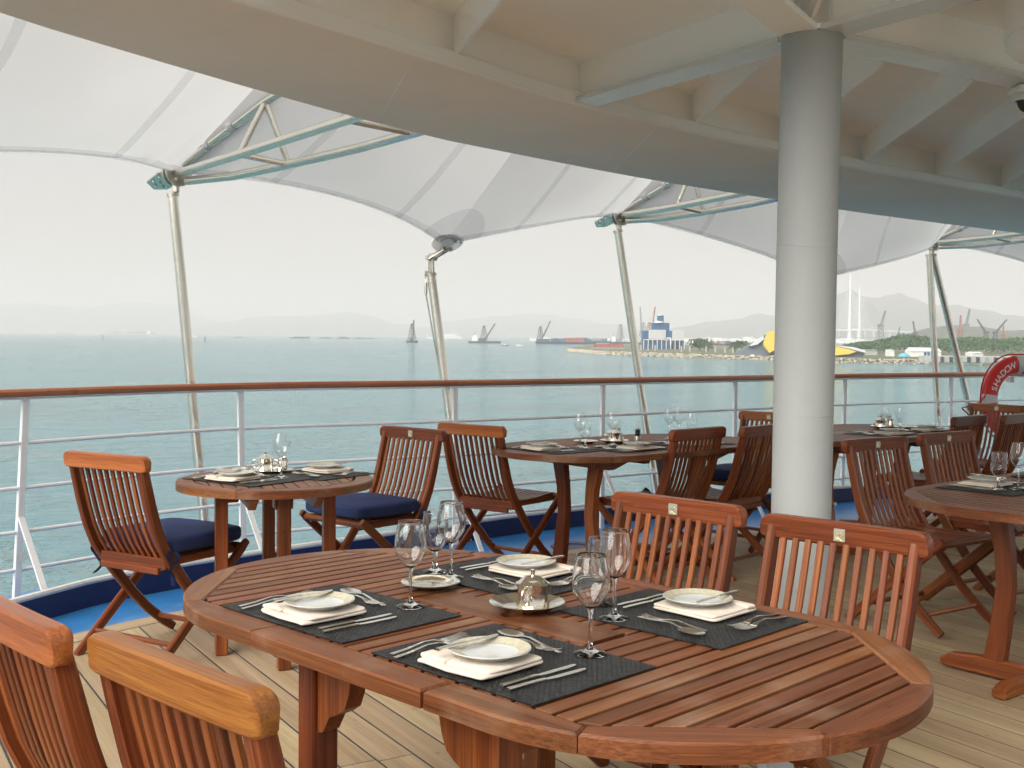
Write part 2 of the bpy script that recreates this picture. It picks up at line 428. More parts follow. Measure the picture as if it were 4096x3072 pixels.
# ---- deck: caulk bed, teak planks laid one by one, margin boards, blue waterway, navy coaming
COAM = catmull([(x, y, 0) for x, y in ((-3.25, 2.6), (-2.88, 3.6), (-2.52, 4.55), (-2.22, 5.3), (-2.0, 5.76), (-1.5, 6.33), (-1.14, 6.69), (-.35, 7.46), (.31, 8.05), (1.75, 8.95), (2.9, 9.6), (3.9, 10.15), (5.1, 10.75), (6.8, 11.55))], 6)
TEDGE = catmull([(-2.9, 2.6, 0), (-2.55, 3.6, 0), (-2.2, 4.55, 0), (-1.983, 5.0, 0), (-1.6, 5.5, 0), (-.8, 6.25, 0), (.079, 6.98, 0), (1.2, 7.7, 0), (2.46, 8.36, 0), (4.2, 9.2, 0), (6.8, 10.4, 0)], 6)
def offset(P, d):
    """shift a plan path to its right-hand (inboard) side"""
    out = []
    for i, p in enumerate(P):
        t_ = (P[min(i + 1, len(P) - 1)] - P[max(i - 1, 0)]).normalized(); out.append(p + Vector((t_.y, -t_.x, 0)) * d)
    return out
MARG = offset(TEDGE, 0.125)
poly = [(p.x, p.y, -0.0006) for p in TEDGE] + [(6.8, -5, -0.0006), (-2.9, -5, -0.0006)]
mb = MB(); mb._add(poly, [tuple(range(len(poly) - 1, -1, -1))])
deck = tag(mb.build('deck', CAULK, smooth=0), kind='structure')
mb = MB()
mb._add([(-2.85, -5, .0006), (6.7, -5, .0006), (6.7, 1.95, .0006), (-2.85, 1.95, .0006)], [(0, 1, 2, 3)], [(0, 0, 0), (9, 0, 0), (9, 7, 0), (0, 7, 0)])
mb.build('near_planking', PLANK, deck, smooth=0)
Dv, Nv = Vector((-.523, .8523)), Vector((.8523, .523))
def hit(o, path):
    best = None
    for a, b_ in zip(path, path[1:]):
        fa, fb = Nv.x * a.x + Nv.y * a.y - o, Nv.x * b_.x + Nv.y * b_.y - o
        if fa * fb <= 0 and abs(fa - fb) > 1e-9:
            q = a.lerp(b_, fa / (fa - fb)); t_ = Dv.x * q.x + Dv.y * q.y
            best = t_ if best is None else min(best, t_)
    return best
for k in range(-2, 80):
    o0, o1 = k * .125 + .002 + .0042, (k + 1) * .125 + .002 - .0042
    e0, e1 = hit(o0, MARG), hit(o1, MARG)
    if e0 is None or e1 is None: continue
    oc = (o0 + o1) / 2
    t0 = (2.0 - Nv.y * oc) / Dv.y                                   # start where y = 2.0
    # leave out what lies far to the right of the picture
    for _ in range(200):
        x, y = Nv.x * oc + Dv.x * t0, Nv.y * oc + Dv.y * t0
        if x < .60 * y + .45: break
        t0 += .1
    e0, e1 = e0 - .004, e1 - .004; e = min(e0, e1)
    if e - t0 < .15: continue
    t_ = t0
    while t_ < e - .02:
        nx = t_ + random.uniform(1.5, 2.9)
        last = nx > e - .5
        a0, a1 = t_, t_; b0, b1 = (e0, e1) if last else (nx - .005, nx - .005)
        q = [Nv * o0 + Dv * a0, Nv * o1 + Dv * a1, Nv * o1 + Dv * b1, Nv * o0 + Dv * b0]
        MB().prism(q, -.005, random.uniform(.0002, .001), ch=.0006, gdir=Dv).build('plank', PLANK, deck, smooth=0)
        if last: break
        t_ = nx
for i in range(0, len(TEDGE) - 6, 6):
    a = [p.xy for p in TEDGE[i:i + 7]]; b_ = [p.xy for p in offset(TEDGE, .119)[i:i + 7]]
    a[0] = a[0].lerp(a[1], .02)
    MB().prism(b_ + a[::-1], -.005, .0008, ch=.0006, gdir=(a[-1] - a[0])).build('margin_board', PLANK, deck, smooth=0)
outer = offset(COAM, -.55)
rows = [[Vector((p.x, p.y, -.010)) for p in TEDGE]]
mb = MB()
inn = [TEDGE[int(i * (len(TEDGE) - 1) / 60)] if 0 else None for i in range(0)]
def resample(P, n):
    acc = [0]
    for a, b_ in zip(P, P[1:]): acc.append(acc[-1] + (b_ - a).length)
    out, j = [], 0
    for i in range(n):
        s_ = acc[-1] * i / (n - 1)
        while j < len(P) - 2 and acc[j + 1] < s_: j += 1
        out.append(P[j].lerp(P[j + 1], (s_ - acc[j]) / max(acc[j + 1] - acc[j], 1e-9)))
    return out
ti, co, ou = resample(TEDGE, 80), resample(COAM, 80), resample(outer, 80)
z = Vector((0, 0, -.012))
mb.grid([[p + z for p in ti], [p + z for p in co], [p + z for p in ou], [p - Vector((0, 0, 6)) for p in ou]])
tag(mb.build('waterway', BLUE, smooth=0), kind='structure')
for x, y, r_ in ((.42, 7.36, .16), (-1.35, 5.95, .07)):             # navy drain collars
    MB().lathe([(r_, -.011), (r_ * .97, -.002), (r_ * .55, -.002), (r_ * .5, -.009), (0.001, -.009)], 28, (x, y, 0)).build('scupper_drain', NAVY, bpy.data.objects['waterway'])
rows = [[p + Vector((0, 0, h)) for p in P] for P, h in ((co, -.02), (co, .11), (resample(offset(COAM, -.022), 80), .11), (resample(offset(COAM, -.022), 80), -.02))]
cm = tag(MB().grid([r_[::-1] for r_ in rows]).build('coaming', NAVY, smooth=20), 'low navy blue coaming along the deck edge under the railing', 'coaming')
MB().tube([p + Vector((0, 0, .115)) for p in resample(offset(COAM, -.011), 80)], .017, 8).build('edge_bar', CREAMR, cm)

# ---- railing
PF = [(-3.2, 4.55), (-2.47, 5.62), (-1.585, 6.68), (-.36, 7.42), (.655, 8.12), (1.763, 8.94), (2.86, 9.76), (4.07, 10.5), (5.35, 11.2)]
PT = [(-3.2, 4.55), (-2.435, 5.67), (-1.60, 6.67), (-.375, 7.43), (.652, 8.125), (1.763, 8.95), (2.87, 9.77), (4.07, 10.51), (5.35, 11.2)]
rail = thing('ship_railing', 'white ship railing with varnished teak handrail round the deck edge', 'railing')
def rpath(h, k=8): return catmull([Vector((f[0], f[1], 0)).lerp(Vector((t_[0], t_[1], 1.05)), h / 1.05) for f, t_ in zip(PF, PT)], k)
top = rpath(1.05)
for i in range(8):
    seg = top[i * 8:i * 8 + 9]
    seg = [seg[0].lerp(seg[1], .01)] + seg[1:]
    MB().sweep(seg, .078, .040, (-.62, .78, 0), ch=.014).build('handrail', RAILW, rail)
    low = rpath(1.022)[i * 8:i * 8 + 9]
    MB().sweep(low, .04, .008, (-.62, .78, 0), ch=.001).build('handrail_bar', WHITE, rail)
for h in (.80, .575, .355, .165):
    P = rpath(h)
    for i in range(8): MB().tube(P[i * 8:i * 8 + 9], .0105, 8).build('rail_rod', WHITE, rail)
for i, (f, t_) in enumerate(zip(PF, PT)):
    a, b_ = Vector((*f, -.02)), Vector((*t_, 1.02))
    nb = Vector((*PF[min(i + 1, 8)], 0)) - Vector((*PF[max(i - 1, 0)], 0)); nb.normalize(); inw = Vector((nb.y, -nb.x, 0))
    MB().sweep([a, a.lerp(b_, .5), b_], .036, .022, nb, ch=.003).build('post', WHITE, rail)
    g = a.lerp(b_, .43) + inw * .012
    MB().sweep([g, a + inw * .30 + nb * .02], .034, .010, nb, ch=.001).build('brace', WHITE, rail)

# ---- column
col = thing('column', 'thick round white steel column standing behind the big table', 'column', (.893, 3.48, 0))
MB().tube([(0, 0, 0), (.002, 0, .8), (.004, 0, 1.6), (.008, 0, 2.262)], .0905, 48, caps=False).build('shaft', COLP, col, smooth=60)
MB().lathe([(.115, 0), (.115, .012), (.0915, .022)], 40).build('base_ring', COLP, col)
for zz in (1.12, 1.63): MB().tube([(.0908 * math.cos(a) + .004, .0908 * math.sin(a), zz + .006 * math.sin(a * 2 + zz)) for a in [2 * math.pi * i / 40 for i in range(41)]], .0011, 5, caps=False).build('weld_seam', COLP, col)
MB().lathe([(.0905, 2.256), (.093, 2.261), (.0905, 2.266)], 40, (.008, 0, 0)).build('weld_bead', COLP, col)

# ---- overhead deck: ceiling plate, soffit ring, beams and ribs
HS, HC = 2.27, 2.43
RIN = catmull([(-1.55, 2.35, 0), (-1.1, 2.78, 0), (-.764, 3.12, 0), (-.198, 3.861, 0), (.23, 4.434, 0), (.795, 5.037, 0), (1.262, 5.50, 0), (1.858, 6.064, 0), (2.423, 6.537, 0), (2.997, 7.009, 0), (3.9, 7.7, 0), (5.4, 8.75, 0)], 6)
ROUT = catmull([(-2.0, 2.2, 0), (-1.75, 2.75, 0), (-1.489, 3.316, 0), (-1.388, 3.536, 0), (-.913, 4.415, 0), (-.424, 5.211, 0), (-.024, 5.703, 0), (.775, 6.586, 0), (1.735, 7.495, 0), (2.676, 8.337, 0), (4.317, 9.635, 0), (5.6, 10.6, 0)], 6)
ri, ro = resample(RIN, 90), resample(ROUT, 90)
def lift(P, h): return [p + Vector((0, 0, h)) for p in P]
top_in = [Vector((p.x if p.x > -.6 else p.x, min(p.y, 2.55), HC)) for p in ri]
head = tag(MB().grid([lift(resample(offset(RIN, -.10), 90), HC), [Vector((p.x + .15 * (p.y - 2.5), 2.5, HC)) for p in ri]]).build('deckhead', CEIL, smooth=0), kind='structure')
so_ = MB().grid([lift(ri, HS), lift(ro, HS), lift(ro, HS + .30), lift(resample(offset(ROUT, .3), 90), HS + .42)])
so_.build('soffit', SOFFITP, head, smooth=20)
MB().grid([lift(resample(offset(RIN, -.03), 90), HC + .03), lift(resample(offset(RIN, -.03), 90), HS + .004)]).build('ring_web', CEIL, head, smooth=20)
MB().sweep(lift(resample(offset(RIN, -.012), 90), HS + .012), .055, .034, (0, 0, 1), ch=.012).build('ring_flange', CEIL, head)
for a, b_ in (((-.372, 3.97), (-.536, 4.70)), ((1.851, 6.25), (1.974, 6.99)), ((.62, 5.05), (.55, 6.2))):   # weld seams on the soffit
    MB().tube([(*a, HS), (*b_, HS)], .0028, 6).build('weld_seam', CEIL, head)
def plate(p0, p1, z0, z1, th=.012):
    a, b_ = Vector((*p0, (z0 + z1) / 2)), Vector((*p1, (z0 + z1) / 2))
    return MB().sweep([a, b_], z1 - z0, th, (0, 0, 1), ch=.001)
def b2y(x): return 3.56 + .62 * (x - .95)
for x, y in ((-.72, 3.17), (-.198, 3.861), (.795, 5.037), (1.30, 5.53), (1.858, 6.064), (2.423, 6.537), (2.997, 7.009), (3.55, 7.43), (4.1, 7.85)):
    d = (Vector((1.25, -1.5)) - Vector((x, y))).normalized(); L_ = 0
    if x < .5: L_ = (y - 2.55) / -d.y
    elif x < .9: L_ = 1.30
    else:
        while y + d.y * L_ > b2y(x + d.x * L_) + .1: L_ += .02
    q0 = Vector((x, y)) - d * .025; q1 = Vector((x, y)) + d * L_
    # tapered bracket: deep at the ring, its lower edge rising a little towards the girder
    n_ = Vector((-d.y, d.x)) * .006; vs = []
    for s_ in (-1, 1):
        for p, zz in ((q0, HS + .03), (q0.lerp(q1, .86), HS + .035), (q1, HS + .07), (q1, HC + .001), (q0, HC + .001)):
            vs.append((p.x + s_ * n_.x, p.y + s_ * n_.y, zz))
    mb = MB(); mb._add(vs, [(0, 1, 2, 3, 4), (9, 8, 7, 6, 5)] + [((i + 1) % 5, i, i + 5, (i + 1) % 5 + 5) for i in range(5)])
    mb.build('rib', CEIL, head, smooth=0)
def girder(p0, p1, wd, name='girder', fl=FLANGE):
    g = plate(p0, p1, HS + .008, HC + .002).build(name, CEIL, head, smooth=0)
    a, b_ = Vector((*p0, HS + .001)), Vector((*p1, HS + .001)); d = (b_ - a).normalized(); s_ = Vector((-d.y, d.x, 0))
    MB().sweep([a, b_], wd, .018, s_, ch=.003).build('flange', fl, g)
    return g
girder((.86, 3.56), (.262, 4.51), .125)
girder((.97, 3.53), (3.6, 5.22), .125)
girder((.95, 3.42), (1.55, 2.55), .125)
girder((.84, 3.42), (.30, 2.5), .125, fl=CEIL)
plate((.875, 3.40), (.74, 2.5), HS + .012, HC + .001).build('bracket_plate', CEIL, head, smooth=0)
MB().lathe([(.001, HS - .004), (.098, HS - .004), (.098, HS + .010), (.001, HS + .010)], 32, (.90, 3.48, 0)).build('cap_plate', CEIL, head)

# ---- round ventilation trunk and the dome camera at the upper right
vt = thing('ventilation_trunk', 'cream rounded vent trunk hanging from the deckhead at the top right corner', 'vent', (1.645, 3.45, 2.27))
MB().lathe([(.16, .165), (.16, .0), (.155, -.032), (.135, -.058), (.10, -.076), (.05, -.085), (.001, -.088)], 36).build('body', CEIL, vt, smooth=60)
MB().lathe([(.160, -.004), (.1635, .0), (.160, .004)], 36).build('weld_ring', CEIL, vt)
cc = thing('dome_camera', 'small dome security camera with dark bubble below the girder on the right', 'camera', (1.835, 4.09, 2.258))
MB().box((0, 0, -.012), (.11, .10, .024), .006).build('mount', WHITE, cc)
MB().lathe([(.046, -.024), (.052, -.034), (.052, -.046), (.047, -.052)], 28).build('collar', WHITE, cc)
MB().lathe([(.043, -.05), (.042, -.064), (.034, -.080), (.020, -.091), (.001, -.095)], 28).build('bubble', BLACK, cc, smooth=70)
MB().sweep([(math.sin(a) * .0455, 0, -.052 - math.cos(a) * .0455) for a in [R(x) for x in range(-84, 85, 12)]], .014, .003, (0, 1, 0), ch=.0005).build('guard_strip', WHITE, cc)

# ---- tensioned canopy, trusses and struts
NODE = [(-3.25, 5.25, 2.12), (-1.95, 6.6, 2.285), (-.47, 7.6, 1.97), (.79, 8.45, 2.27), (2.5, 9.45, 1.86), (3.87, 10.5, 2.27), (5.6, 11.5, 1.9)]
INNER = [(-1.55, 3.0), (-.66, 5.05), (.42, 6.2), (1.4, 7.2), (2.5, 8.2), (4.2, 9.55), (5.7, 10.7)]
DZ = [.055, .055, .03, -.03, .02, 0]
NODE = [Vector(p) for p in NODE]
inn = catmull([(x + .10, y - .12, 3.02) for x, y in INNER], 24)
canopy = thing('fabric_canopy', 'white tensioned fabric canopy stretched outward from the overhead deck edge', 'canopy')
def span(i, t_):
    a, b_ = NODE[i], NODE[i + 1]; d = (b_ - a).normalized(); inw = Vector((d.y, -d.x, 0)).normalized()
    return a.lerp(b_, t_) + inw * (.33 * 4 * t_ * (1 - t_)) + Vector((0, 0, DZ[i] * 4 * t_ * (1 - t_)))
def edge(g):
    g = min(max(g, 0), 5.9999); return span(int(g), g - int(g))
def surf(i, t_, v):
    g = i + t_; e = span(i, t_); odd = min(abs(g - 1), abs(g - 3), abs(g - 5)); r_ = min(.55 * min(1, v * 2.2), odd)
    if r_ > .01:                                                    # the cloth rounds off away from its hem, creased only along the trusses
        e = sum((edge(g + r_ * k / 4) for k in range(-4, 5)), Vector((0, 0, 0))) / 9
    f = (i + t_) * 24; k = min(int(f), len(inn) - 2); q = inn[k].lerp(inn[k + 1], f - k)
    p = e.lerp(q, v); p.z += -.12 * math.sin(math.pi * v) * (1 - abs(2 * t_ - 1) ** 1.5)
    for hi in (1, 3, 5):
        dd = p - NODE[hi]; r_ = math.hypot(dd.x, dd.y)
        if r_ < 1.0 and r_ > .02: p.z += .010 * math.sin(math.atan2(dd.y, dd.x) * 26) * math.exp(-((r_ - .35) / .22) ** 2)
    return p
for i in range(6):
    MB().grid([[surf(i, a / 30, v / 14) for a in range(31)] for v in range(15)]).build('fabric_panel', CANVAS, canopy, smooth=80)
    MB().tube([span(i, a / 24) for a in range(25)], .010, 8).build('edge_cable', SEAM, canopy)
    MB().grid([[surf(i, a / 24, v) + Vector((0, 0, -.006)) for a in range(25)] for v in (.0, .035)]).build('hem', SEAM, canopy, smooth=80)
    for t_ in (.27, .73):
        c = [surf(i, t_, v / 14) for v in range(15)]; d = (NODE[i + 1] - NODE[i]).normalized() * .024
        MB().grid([[p - d + Vector((0, 0, -.005)) for p in c], [p + d + Vector((0, 0, -.005)) for p in c]]).build('seam', SEAM, canopy, smooth=80)

CPLATE = fabric('glowing_corner_plate', (0.95, 0.95, 0.93), 0.5, 20)  # opaque plate made translucent so that it glows like the canopy cloth
def disc(mb, c, ax, r_, th, n=24):
    ax = Vector(ax).normalized(); c = Vector(c); mb.tube([c - ax * th / 2, c + ax * th / 2], r_, n); return mb
def truss(node, u, k, label):
    o = thing('canopy_truss', label, 'truss', node, 0, 'canopy trusses')
    u = Vector((*u, 0)).normalized(); v = Vector((-u.y, u.x, 0)); z = Vector((0, 0, 1))
    def P(a, b_, c): return u * a * k + v * b_ * k + z * c * (k * .4 + .6)
    A = [P(.09, 0, .045), P(.93, .0, .28), P(2.0, 0, .48)]
    B = [P(.07, -.02, -.01), P(.85, -.107, .0), P(2.0, -.165, .05)]
    C = [P(.07, .03, -.05), P(.50, .075, -.058), P(.98, .107, -.04), P(1.5, .155, -.01), P(2.1, .20, .04)]
    for nm, path in (('upper_chord', A), ('lower_chord', B), ('lower_chord', C)): MB().tube(path, .0245, 12).build(nm, STEEL, o, smooth=60)
    for a, b_ in ((A[1], B[1]), (A[1], C[2]), (B[1], C[2]), (B[2].lerp(B[1], .14), C[3].lerp(C[4], .65))):
        MB().tube([a, b_], .0165, 10).build('brace', STEEL, o, smooth=60)
    mb = MB(); disc(mb, u * -.014, u, .082, .016); disc(mb, u * .024, u, .082, .016); disc(mb, u * .005, u, .03, .03)
    mb.build('disc_coupling', DULL, o)
    for a in range(5):
        an = a * 1.257 + .4; c = v * math.cos(an) * .052 + z * math.sin(an) * .052
        mb = MB(); mb.tube([c - u * .026, c + u * .044], .009, 6); mb.build('bolt', STEEL, o)
    for a in (.32, .62):                                            # clips that lash the cloth to the chord
        mb = MB(); c = A[0].lerp(A[1], a); d = (A[1] - A[0]).normalized(); mb.tube([c - d * .022, c + d * .022], .029, 12); mb.build('lashing_clip', WHITE, o)
    e = -u * .13; mb = MB()                                          # bolted corner plate of the membrane
    q = [u * -.03 + v * -.03, u * -.06 + v * -.085, u * -.17 + v * -.10, u * -.235 + v * -.02, u * -.22 + v * .06, u * -.12 + v * .10, u * -.03 + v * .03]
    mb._add([p + z * (.030 + .42 * p.dot(u)) for p in q] + [p + z * (.020 + .42 * p.dot(u)) for p in q], [tuple(range(6, -1, -1)), tuple(range(7, 14))] + [(i, (i + 1) % 7, (i + 1) % 7 + 7, i + 7) for i in range(7)])
    pl = mb.build('corner_plate', STEEL, o, smooth=20)
    for a, b_ in ((-.09, -.06), (-.14, -.07), (-.19, -.03), (-.19, .02), (-.15, -.02), (-.10, .06), (-.15, .06), (-.10, .0)):
        c = u * a + v * b_ + z * .42 * a; MB().tube([c + z * .022, c + z * .010], .008, 6).build('bolt', DULL, pl)
    MB().sweep([u * -.10 + z * .012, u * -.01 - z * .005], .035, .012, v, ch=.002).build('link', DULL, o)
    MB().box(z * -.075 - u * .01, (.035, .045, .075), .006).build('clevis', DULL, o)
    return o
truss(NODE[1], (.707, -.707), 1.0, 'nearest steel truss carrying the canopy, at the upper left')
truss(NODE[3], (.62, -.78), .76, 'middle steel truss carrying the canopy, left of the column')
truss(NODE[5], (.62, -.78), .72, 'farthest steel truss carrying the canopy, at the right edge')
def strut(a, b_, label, r_=.030):
    o = thing('canopy_strut', label, 'strut', b_, 0, 'canopy struts'); a, b_ = Vector(a) - Vector(b_), Vector((0, 0, 0))
    MB().tube([b_, a], r_, 16).build('tube', STEEL, o, smooth=60)
    d = a.normalized(); MB().tube([a - d * .012, a + d * .006], r_ * 1.18, 16).build('end_collar', DULL, o)
    MB().tube([b_ - d * .0, b_ + d * .02], r_ * 1.8, 16).build('foot_plate', DULL, o)
    return o
strut((-1.972, 6.6, 2.16), (-1.80, 6.72, -.02), 'steel strut below the nearest truss, beyond the railing on the left')
strut((.775, 8.45, 2.15), (1.13, 8.55, -.02), 'steel strut below the middle truss, left of the column')
strut((3.83, 10.48, 2.15), (4.05, 10.62, -.02), 'upright one of two steel struts spreading below the farthest truss')
strut((3.87, 10.50, 2.15), (4.60, 10.9, -.02), 'slanting one of two steel struts spreading below the farthest truss')
for nd, lab, sx in ((NODE[2], 'holding the low canopy corner in the middle of the picture', -.07), (NODE[4], 'holding the low canopy corner hidden by the column', -.07)):
    a = nd + Vector((-.075, -.02, -.20)); f = Vector((nd.x + .17, nd.y - .02, -.02))
    o = strut(a, f, 'steel strut ' + lab)
    P = lambda p: Vector(p) - f
    u = Vector((.64, -.77, 0)); v = Vector((.77, .64, 0)); z = Vector((0, 0, 1)); tl = (u * .35 + z * .94).normalized()
    ring, n = [], 28                                                # oval membrane plate, lying in the cloth
    nx = v; ny = (u * .7 + z * .75).normalized(); nz = nx.cross(ny).normalized(); c = P(nd) + ny * .07 - z * .035
    if nz.z > 0: nz = -nz
    for s_ in (0, 1):
        for j in range(n):
            an = 2 * math.pi * j / n; ring.append(c + nx * math.cos(an) * .125 + ny * math.sin(an) * .082 + nz * (.012 * s_))
    mb = MB(); mb._add(ring, [tuple(range(n))[::-1], tuple(range(n, 2 * n))] + [(j, (j + 1) % n, (j + 1) % n + n, j + n) for j in range(n)])
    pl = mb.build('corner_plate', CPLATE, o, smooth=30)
    ki = NODE.index(nd)
    for si, ts in ((ki - 1, [1 - .13 * j / 6 for j in range(7)]), (ki, [.13 * j / 6 for j in range(7)])):
        MB().grid([[P(surf(si, t_, .16 * q / 5 * math.sqrt(max(0, 1 - ((1 - t_ if si < ki else t_) / .131) ** 2)))) - z * .009 for t_ in ts] for q in range(6)]).build('reinforcing_patch', SEAM, o, smooth=60)
    for q in range(17):
        an, rr = (q * .56 + .2, .82) if q < 9 else ((q - 9) * .62 + .35, .48)
        if q >= 9: an = an * 1.0
        cc_ = c + nx * math.cos(an * .62) * .125 * rr + ny * math.sin(an * .62) * .082 * rr
        MB().tube([cc_ + nz * .010, cc_ + nz * .018], .0062, 6).build('bolt', DULL, pl)
    top_ = c - ny * .04 + nz * .03; mid = P(a) + z * .105
    for s_ in (-1, 1):
        MB().sweep([top_ + v * .022 * s_, mid + v * .022 * s_], .05, .010, u, ch=.004).build('link_plate', DULL, o)
    for q in (top_, mid): mb = MB(); mb.tube([q - v * .04, q + v * .04], .017, 8); mb.build('pin', STEEL, o)
    MB().sweep([P(a), P(a) + z * .06, mid + z * .03], [.06, .05, .045], .022, u, ch=.005).build('lug', DULL, o)
    k0 = P(a) + Vector((-.035, 0, -.01))
    MB().tube([k0 + z * .02 + u * .02, k0 + z * .03, k0 - z * .02 - u * .012, k0 - z * .05], .006, 8).build('shackle', DULL, o)
    MB().tube([k0 - z * .05, k0 - z * .125], .011, 8).build('ferrule', BLUE if 0 else DULL, o)
    MB().tube([k0 - z * .12, Vector((.02, .01, .0))], .0055, 6).build('wire_stay', ROPEM, o)
# ================================================================== FURNITURE
# ---- folding chair (local: x right, y the way it faces, z up)
def lin(P, z):
    for a, b_ in zip(P, P[1:]):
        if (a[1] - z) * (b_[1] - z) <= 0: return a[0] + (b_[0] - a[0]) * (z - a[1]) / (b_[1] - a[1])
    return P[0][0]
STILE = [(-.295, .835), (-.277, .76), (-.252, .66), (-.221, .56), (-.182, .475), (-.134, .405), (-.065, .315), (.01, .225), (.10, .135), (.19, .062), (.245, .022)]
def make_chair(wood_mat, badge=True):
    c = thing('folding_chair', 'x', 'chair', (0, 0, 0), 0, 'teak folding chairs')
    # top rail: slightly crowned board with rounded ends
    xs = [-.2390, -.2375, -.234, -.228, -.220, -.208, -.17, -.11, -.05, .0, .05, .11, .17, .208, .220, .228, .234, .2375, .2390]
    n = len(xs) - 1; mb = MB(); rows = []
    for x in xs:
        d = max(0, abs(x) - .211) / .028; rd = 1 - math.sqrt(max(0, 1 - d * d)); y = -.2965 - .006 * (1 - (x / .239) ** 2)
        z0, z1 = .802 + .008 * rd, .866 - .028 * rd; th = .0195 - .006 * rd; k = .0045
        rows.append([Vector((x, y + th, z0 + k)), Vector((x, y + th + .002, z1 - k * 1.4)), Vector((x, y + th - k, z1)), Vector((x, y - th + k, z1)), Vector((x, y - th - .003, z1 - k)), Vector((x, y - th, z0 + k)), Vector((x, y - th + k, z0)), Vector((x, y + th - k, z0))])
    vs = [p for r_ in rows for p in r_]; fs = []; gs = [Vector((p.x, p.z, p.y)) for p in vs]
    for i in range(n):
        for j in range(8): fs.append((i * 8 + j, i * 8 + (j + 1) % 8, (i + 1) * 8 + (j + 1) % 8, (i + 1) * 8 + j))
    fs += [tuple(range(7, -1, -1)), tuple(n * 8 + j for j in range(8))]
    mb._add(vs, fs, gs); top_ = mb.build('top_rail', wood_mat, c, smooth=28)
    for s_ in (-1, 1):
        P = [Vector((s_ * .203, y, z)) for y, z in STILE]
        MB().sweep(P, .026, [.04, .044, .046, .048, .05, .05, .046, .044, .042, .042, .036], (1, 0, 0), ch=.006).build('curved_leg', TEAK, c)
        MB().sweep([(s_ * .231, .262, .452), (s_ * .231, .23, .425), (s_ * .231, -.0, .225), (s_ * .231, -.245, .012), (s_ * .231, -.262, .004)], .024, [.03, .042, .044, .042, .03], (1, 0, 0), ch=.006).build('straight_leg', TEAK, c)
        MB().box((s_ * .183, .04, .418), (.018, .40, .032), .003).build('seat_rail', TEAK, c)
    # back slats
    zs = [.810, .73, .64, .56, .49, .43]; pth = [Vector((0, lin(STILE, z) + .002, z)) for z in zs]
    for j in range(10):
        MB().sweep(pth, .0178, .012, (1, 0, 0), ch=.002).build('back_slat', TEAK, c, loc=(-.1665 + .037 * j, 0, 0))
    MB().box((0, -.155, .412), (.385, .026, .045), .004).build('back_rail', TEAK, c)
    MB().box((0, -.178, .385), (.34, .020, .028), .003).build('lower_back_rail', TEAK, c)
    MB().tube([(-.228, .238, .430), (.228, .238, .430)], .017, 12).build('front_rail', TEAK, c)
    MB().box((0, .10, .408), (.36, .03, .02), .003).build('cross_bar', TEAK, c)
    for j in range(11):
        MB().sweep([(0, -.145, .438), (0, -.05, .430), (0, .08, .431), (0, .20, .441), (0, .235, .442)], .024, .012, (1, 0, 0), ch=.002).build('seat_slat', TEAK, c, loc=(-.170 + .034 * j, 0, 0))
    MB().tube([(-.205, .152, .094), (.205, .152, .094)], .0115, 10).build('stretcher', TEAK, c)
    MB().tube([(-.231, -.165, .088), (.231, -.165, .088)], .0115, 10).build('stretcher', TEAK, c)
    if badge:
        bd = MB().box((0, -.2805, .834), (.032, .005, .034), .002).build('badge', BADGE, c)
        for k in range(2):
            P = [(-.008 + .006 * k + .006 * math.sin(a * 1.3), -.2775, .820 + .016 * a / 3 + .004 * k) for a in (0, .8, 1.6, 2.4, 3.2)]
            MB().tube(P, .0016, 5).build('emblem_stroke', GOLD, bd)
        MB().tube([(.002, -.2775, .838), (.008, -.2775, .836), (.010, -.2775, .828), (.004, -.2775, .822)], .0014, 5).build('emblem_stroke', GOLD, bd)
    note(c); return c
chairA, chairB, chairC = make_chair(TEAK), make_chair(ORANGE), make_chair(GOLDEN)
def seat_at(proto, cap, rot, label):
    """put a chair so that the middle of its top rail stands over cap"""
    a = R(rot); off = Vector((-math.sin(a), math.cos(a))) * .299
    return place(proto, USED, (cap[0] + off.x, cap[1] + off.y, 0), a, label)
SEATS = [
 (chairB, (-1.632, 4.55), -30, 'folding chair with navy cushion seen from behind at the far left railing'),
 (chairB, (-.885, 1.985), -47, 'folding chair cut off by the lower left corner of the picture'),
 (chairC, (-.495, 1.655), -43, 'nearest folding chair, its orange top rail in the lower left foreground'),
 (chairA, (-.525, 6.02), 139, 'folding chair with navy cushion and badge facing the small round table'),
 (chairB, (-.225, 6.30), -38, 'empty folding chair seen from behind, back to back with a cushioned chair'),
 (chairA, (1.02, 6.18), 44, 'dark folding chair pushed in at the far oval table, farther from the column'),
 (chairA, (1.44, 6.44), 46, 'dark folding chair at the far oval table half hidden by the column'),
 (chairB, (1.74, 7.62), 136, 'pale folding chair with navy cushion at the far end of the oval table'),
 (chairA, (.50, 3.405), 136, 'folding chair with badge across the big table, left of the column'),
 (chairA, (.875, 2.97), 136, 'folding chair with badge across the big table, in front of the column'),
 (chairA, (1.81, 5.63), -146, 'dark folding chair right beside the column at the right table'),
 (chairA, (2.32, 6.04), -146, 'dark folding chair with badge, second from the column at the right table'),
 (chairA, (3.0, 7.42), 44, 'folding chair pushed in at the far right table, its back to us'),
 (chairA, (3.42, 7.66), 44, 'folding chair cut by the right edge below the lifebuoy'),
 (chairB, (3.80, 8.86), 130, 'orange topped folding chair in front of the red lifebuoy'),
]
CHAIRS = [seat_at(*s_) for s_ in SEATS]

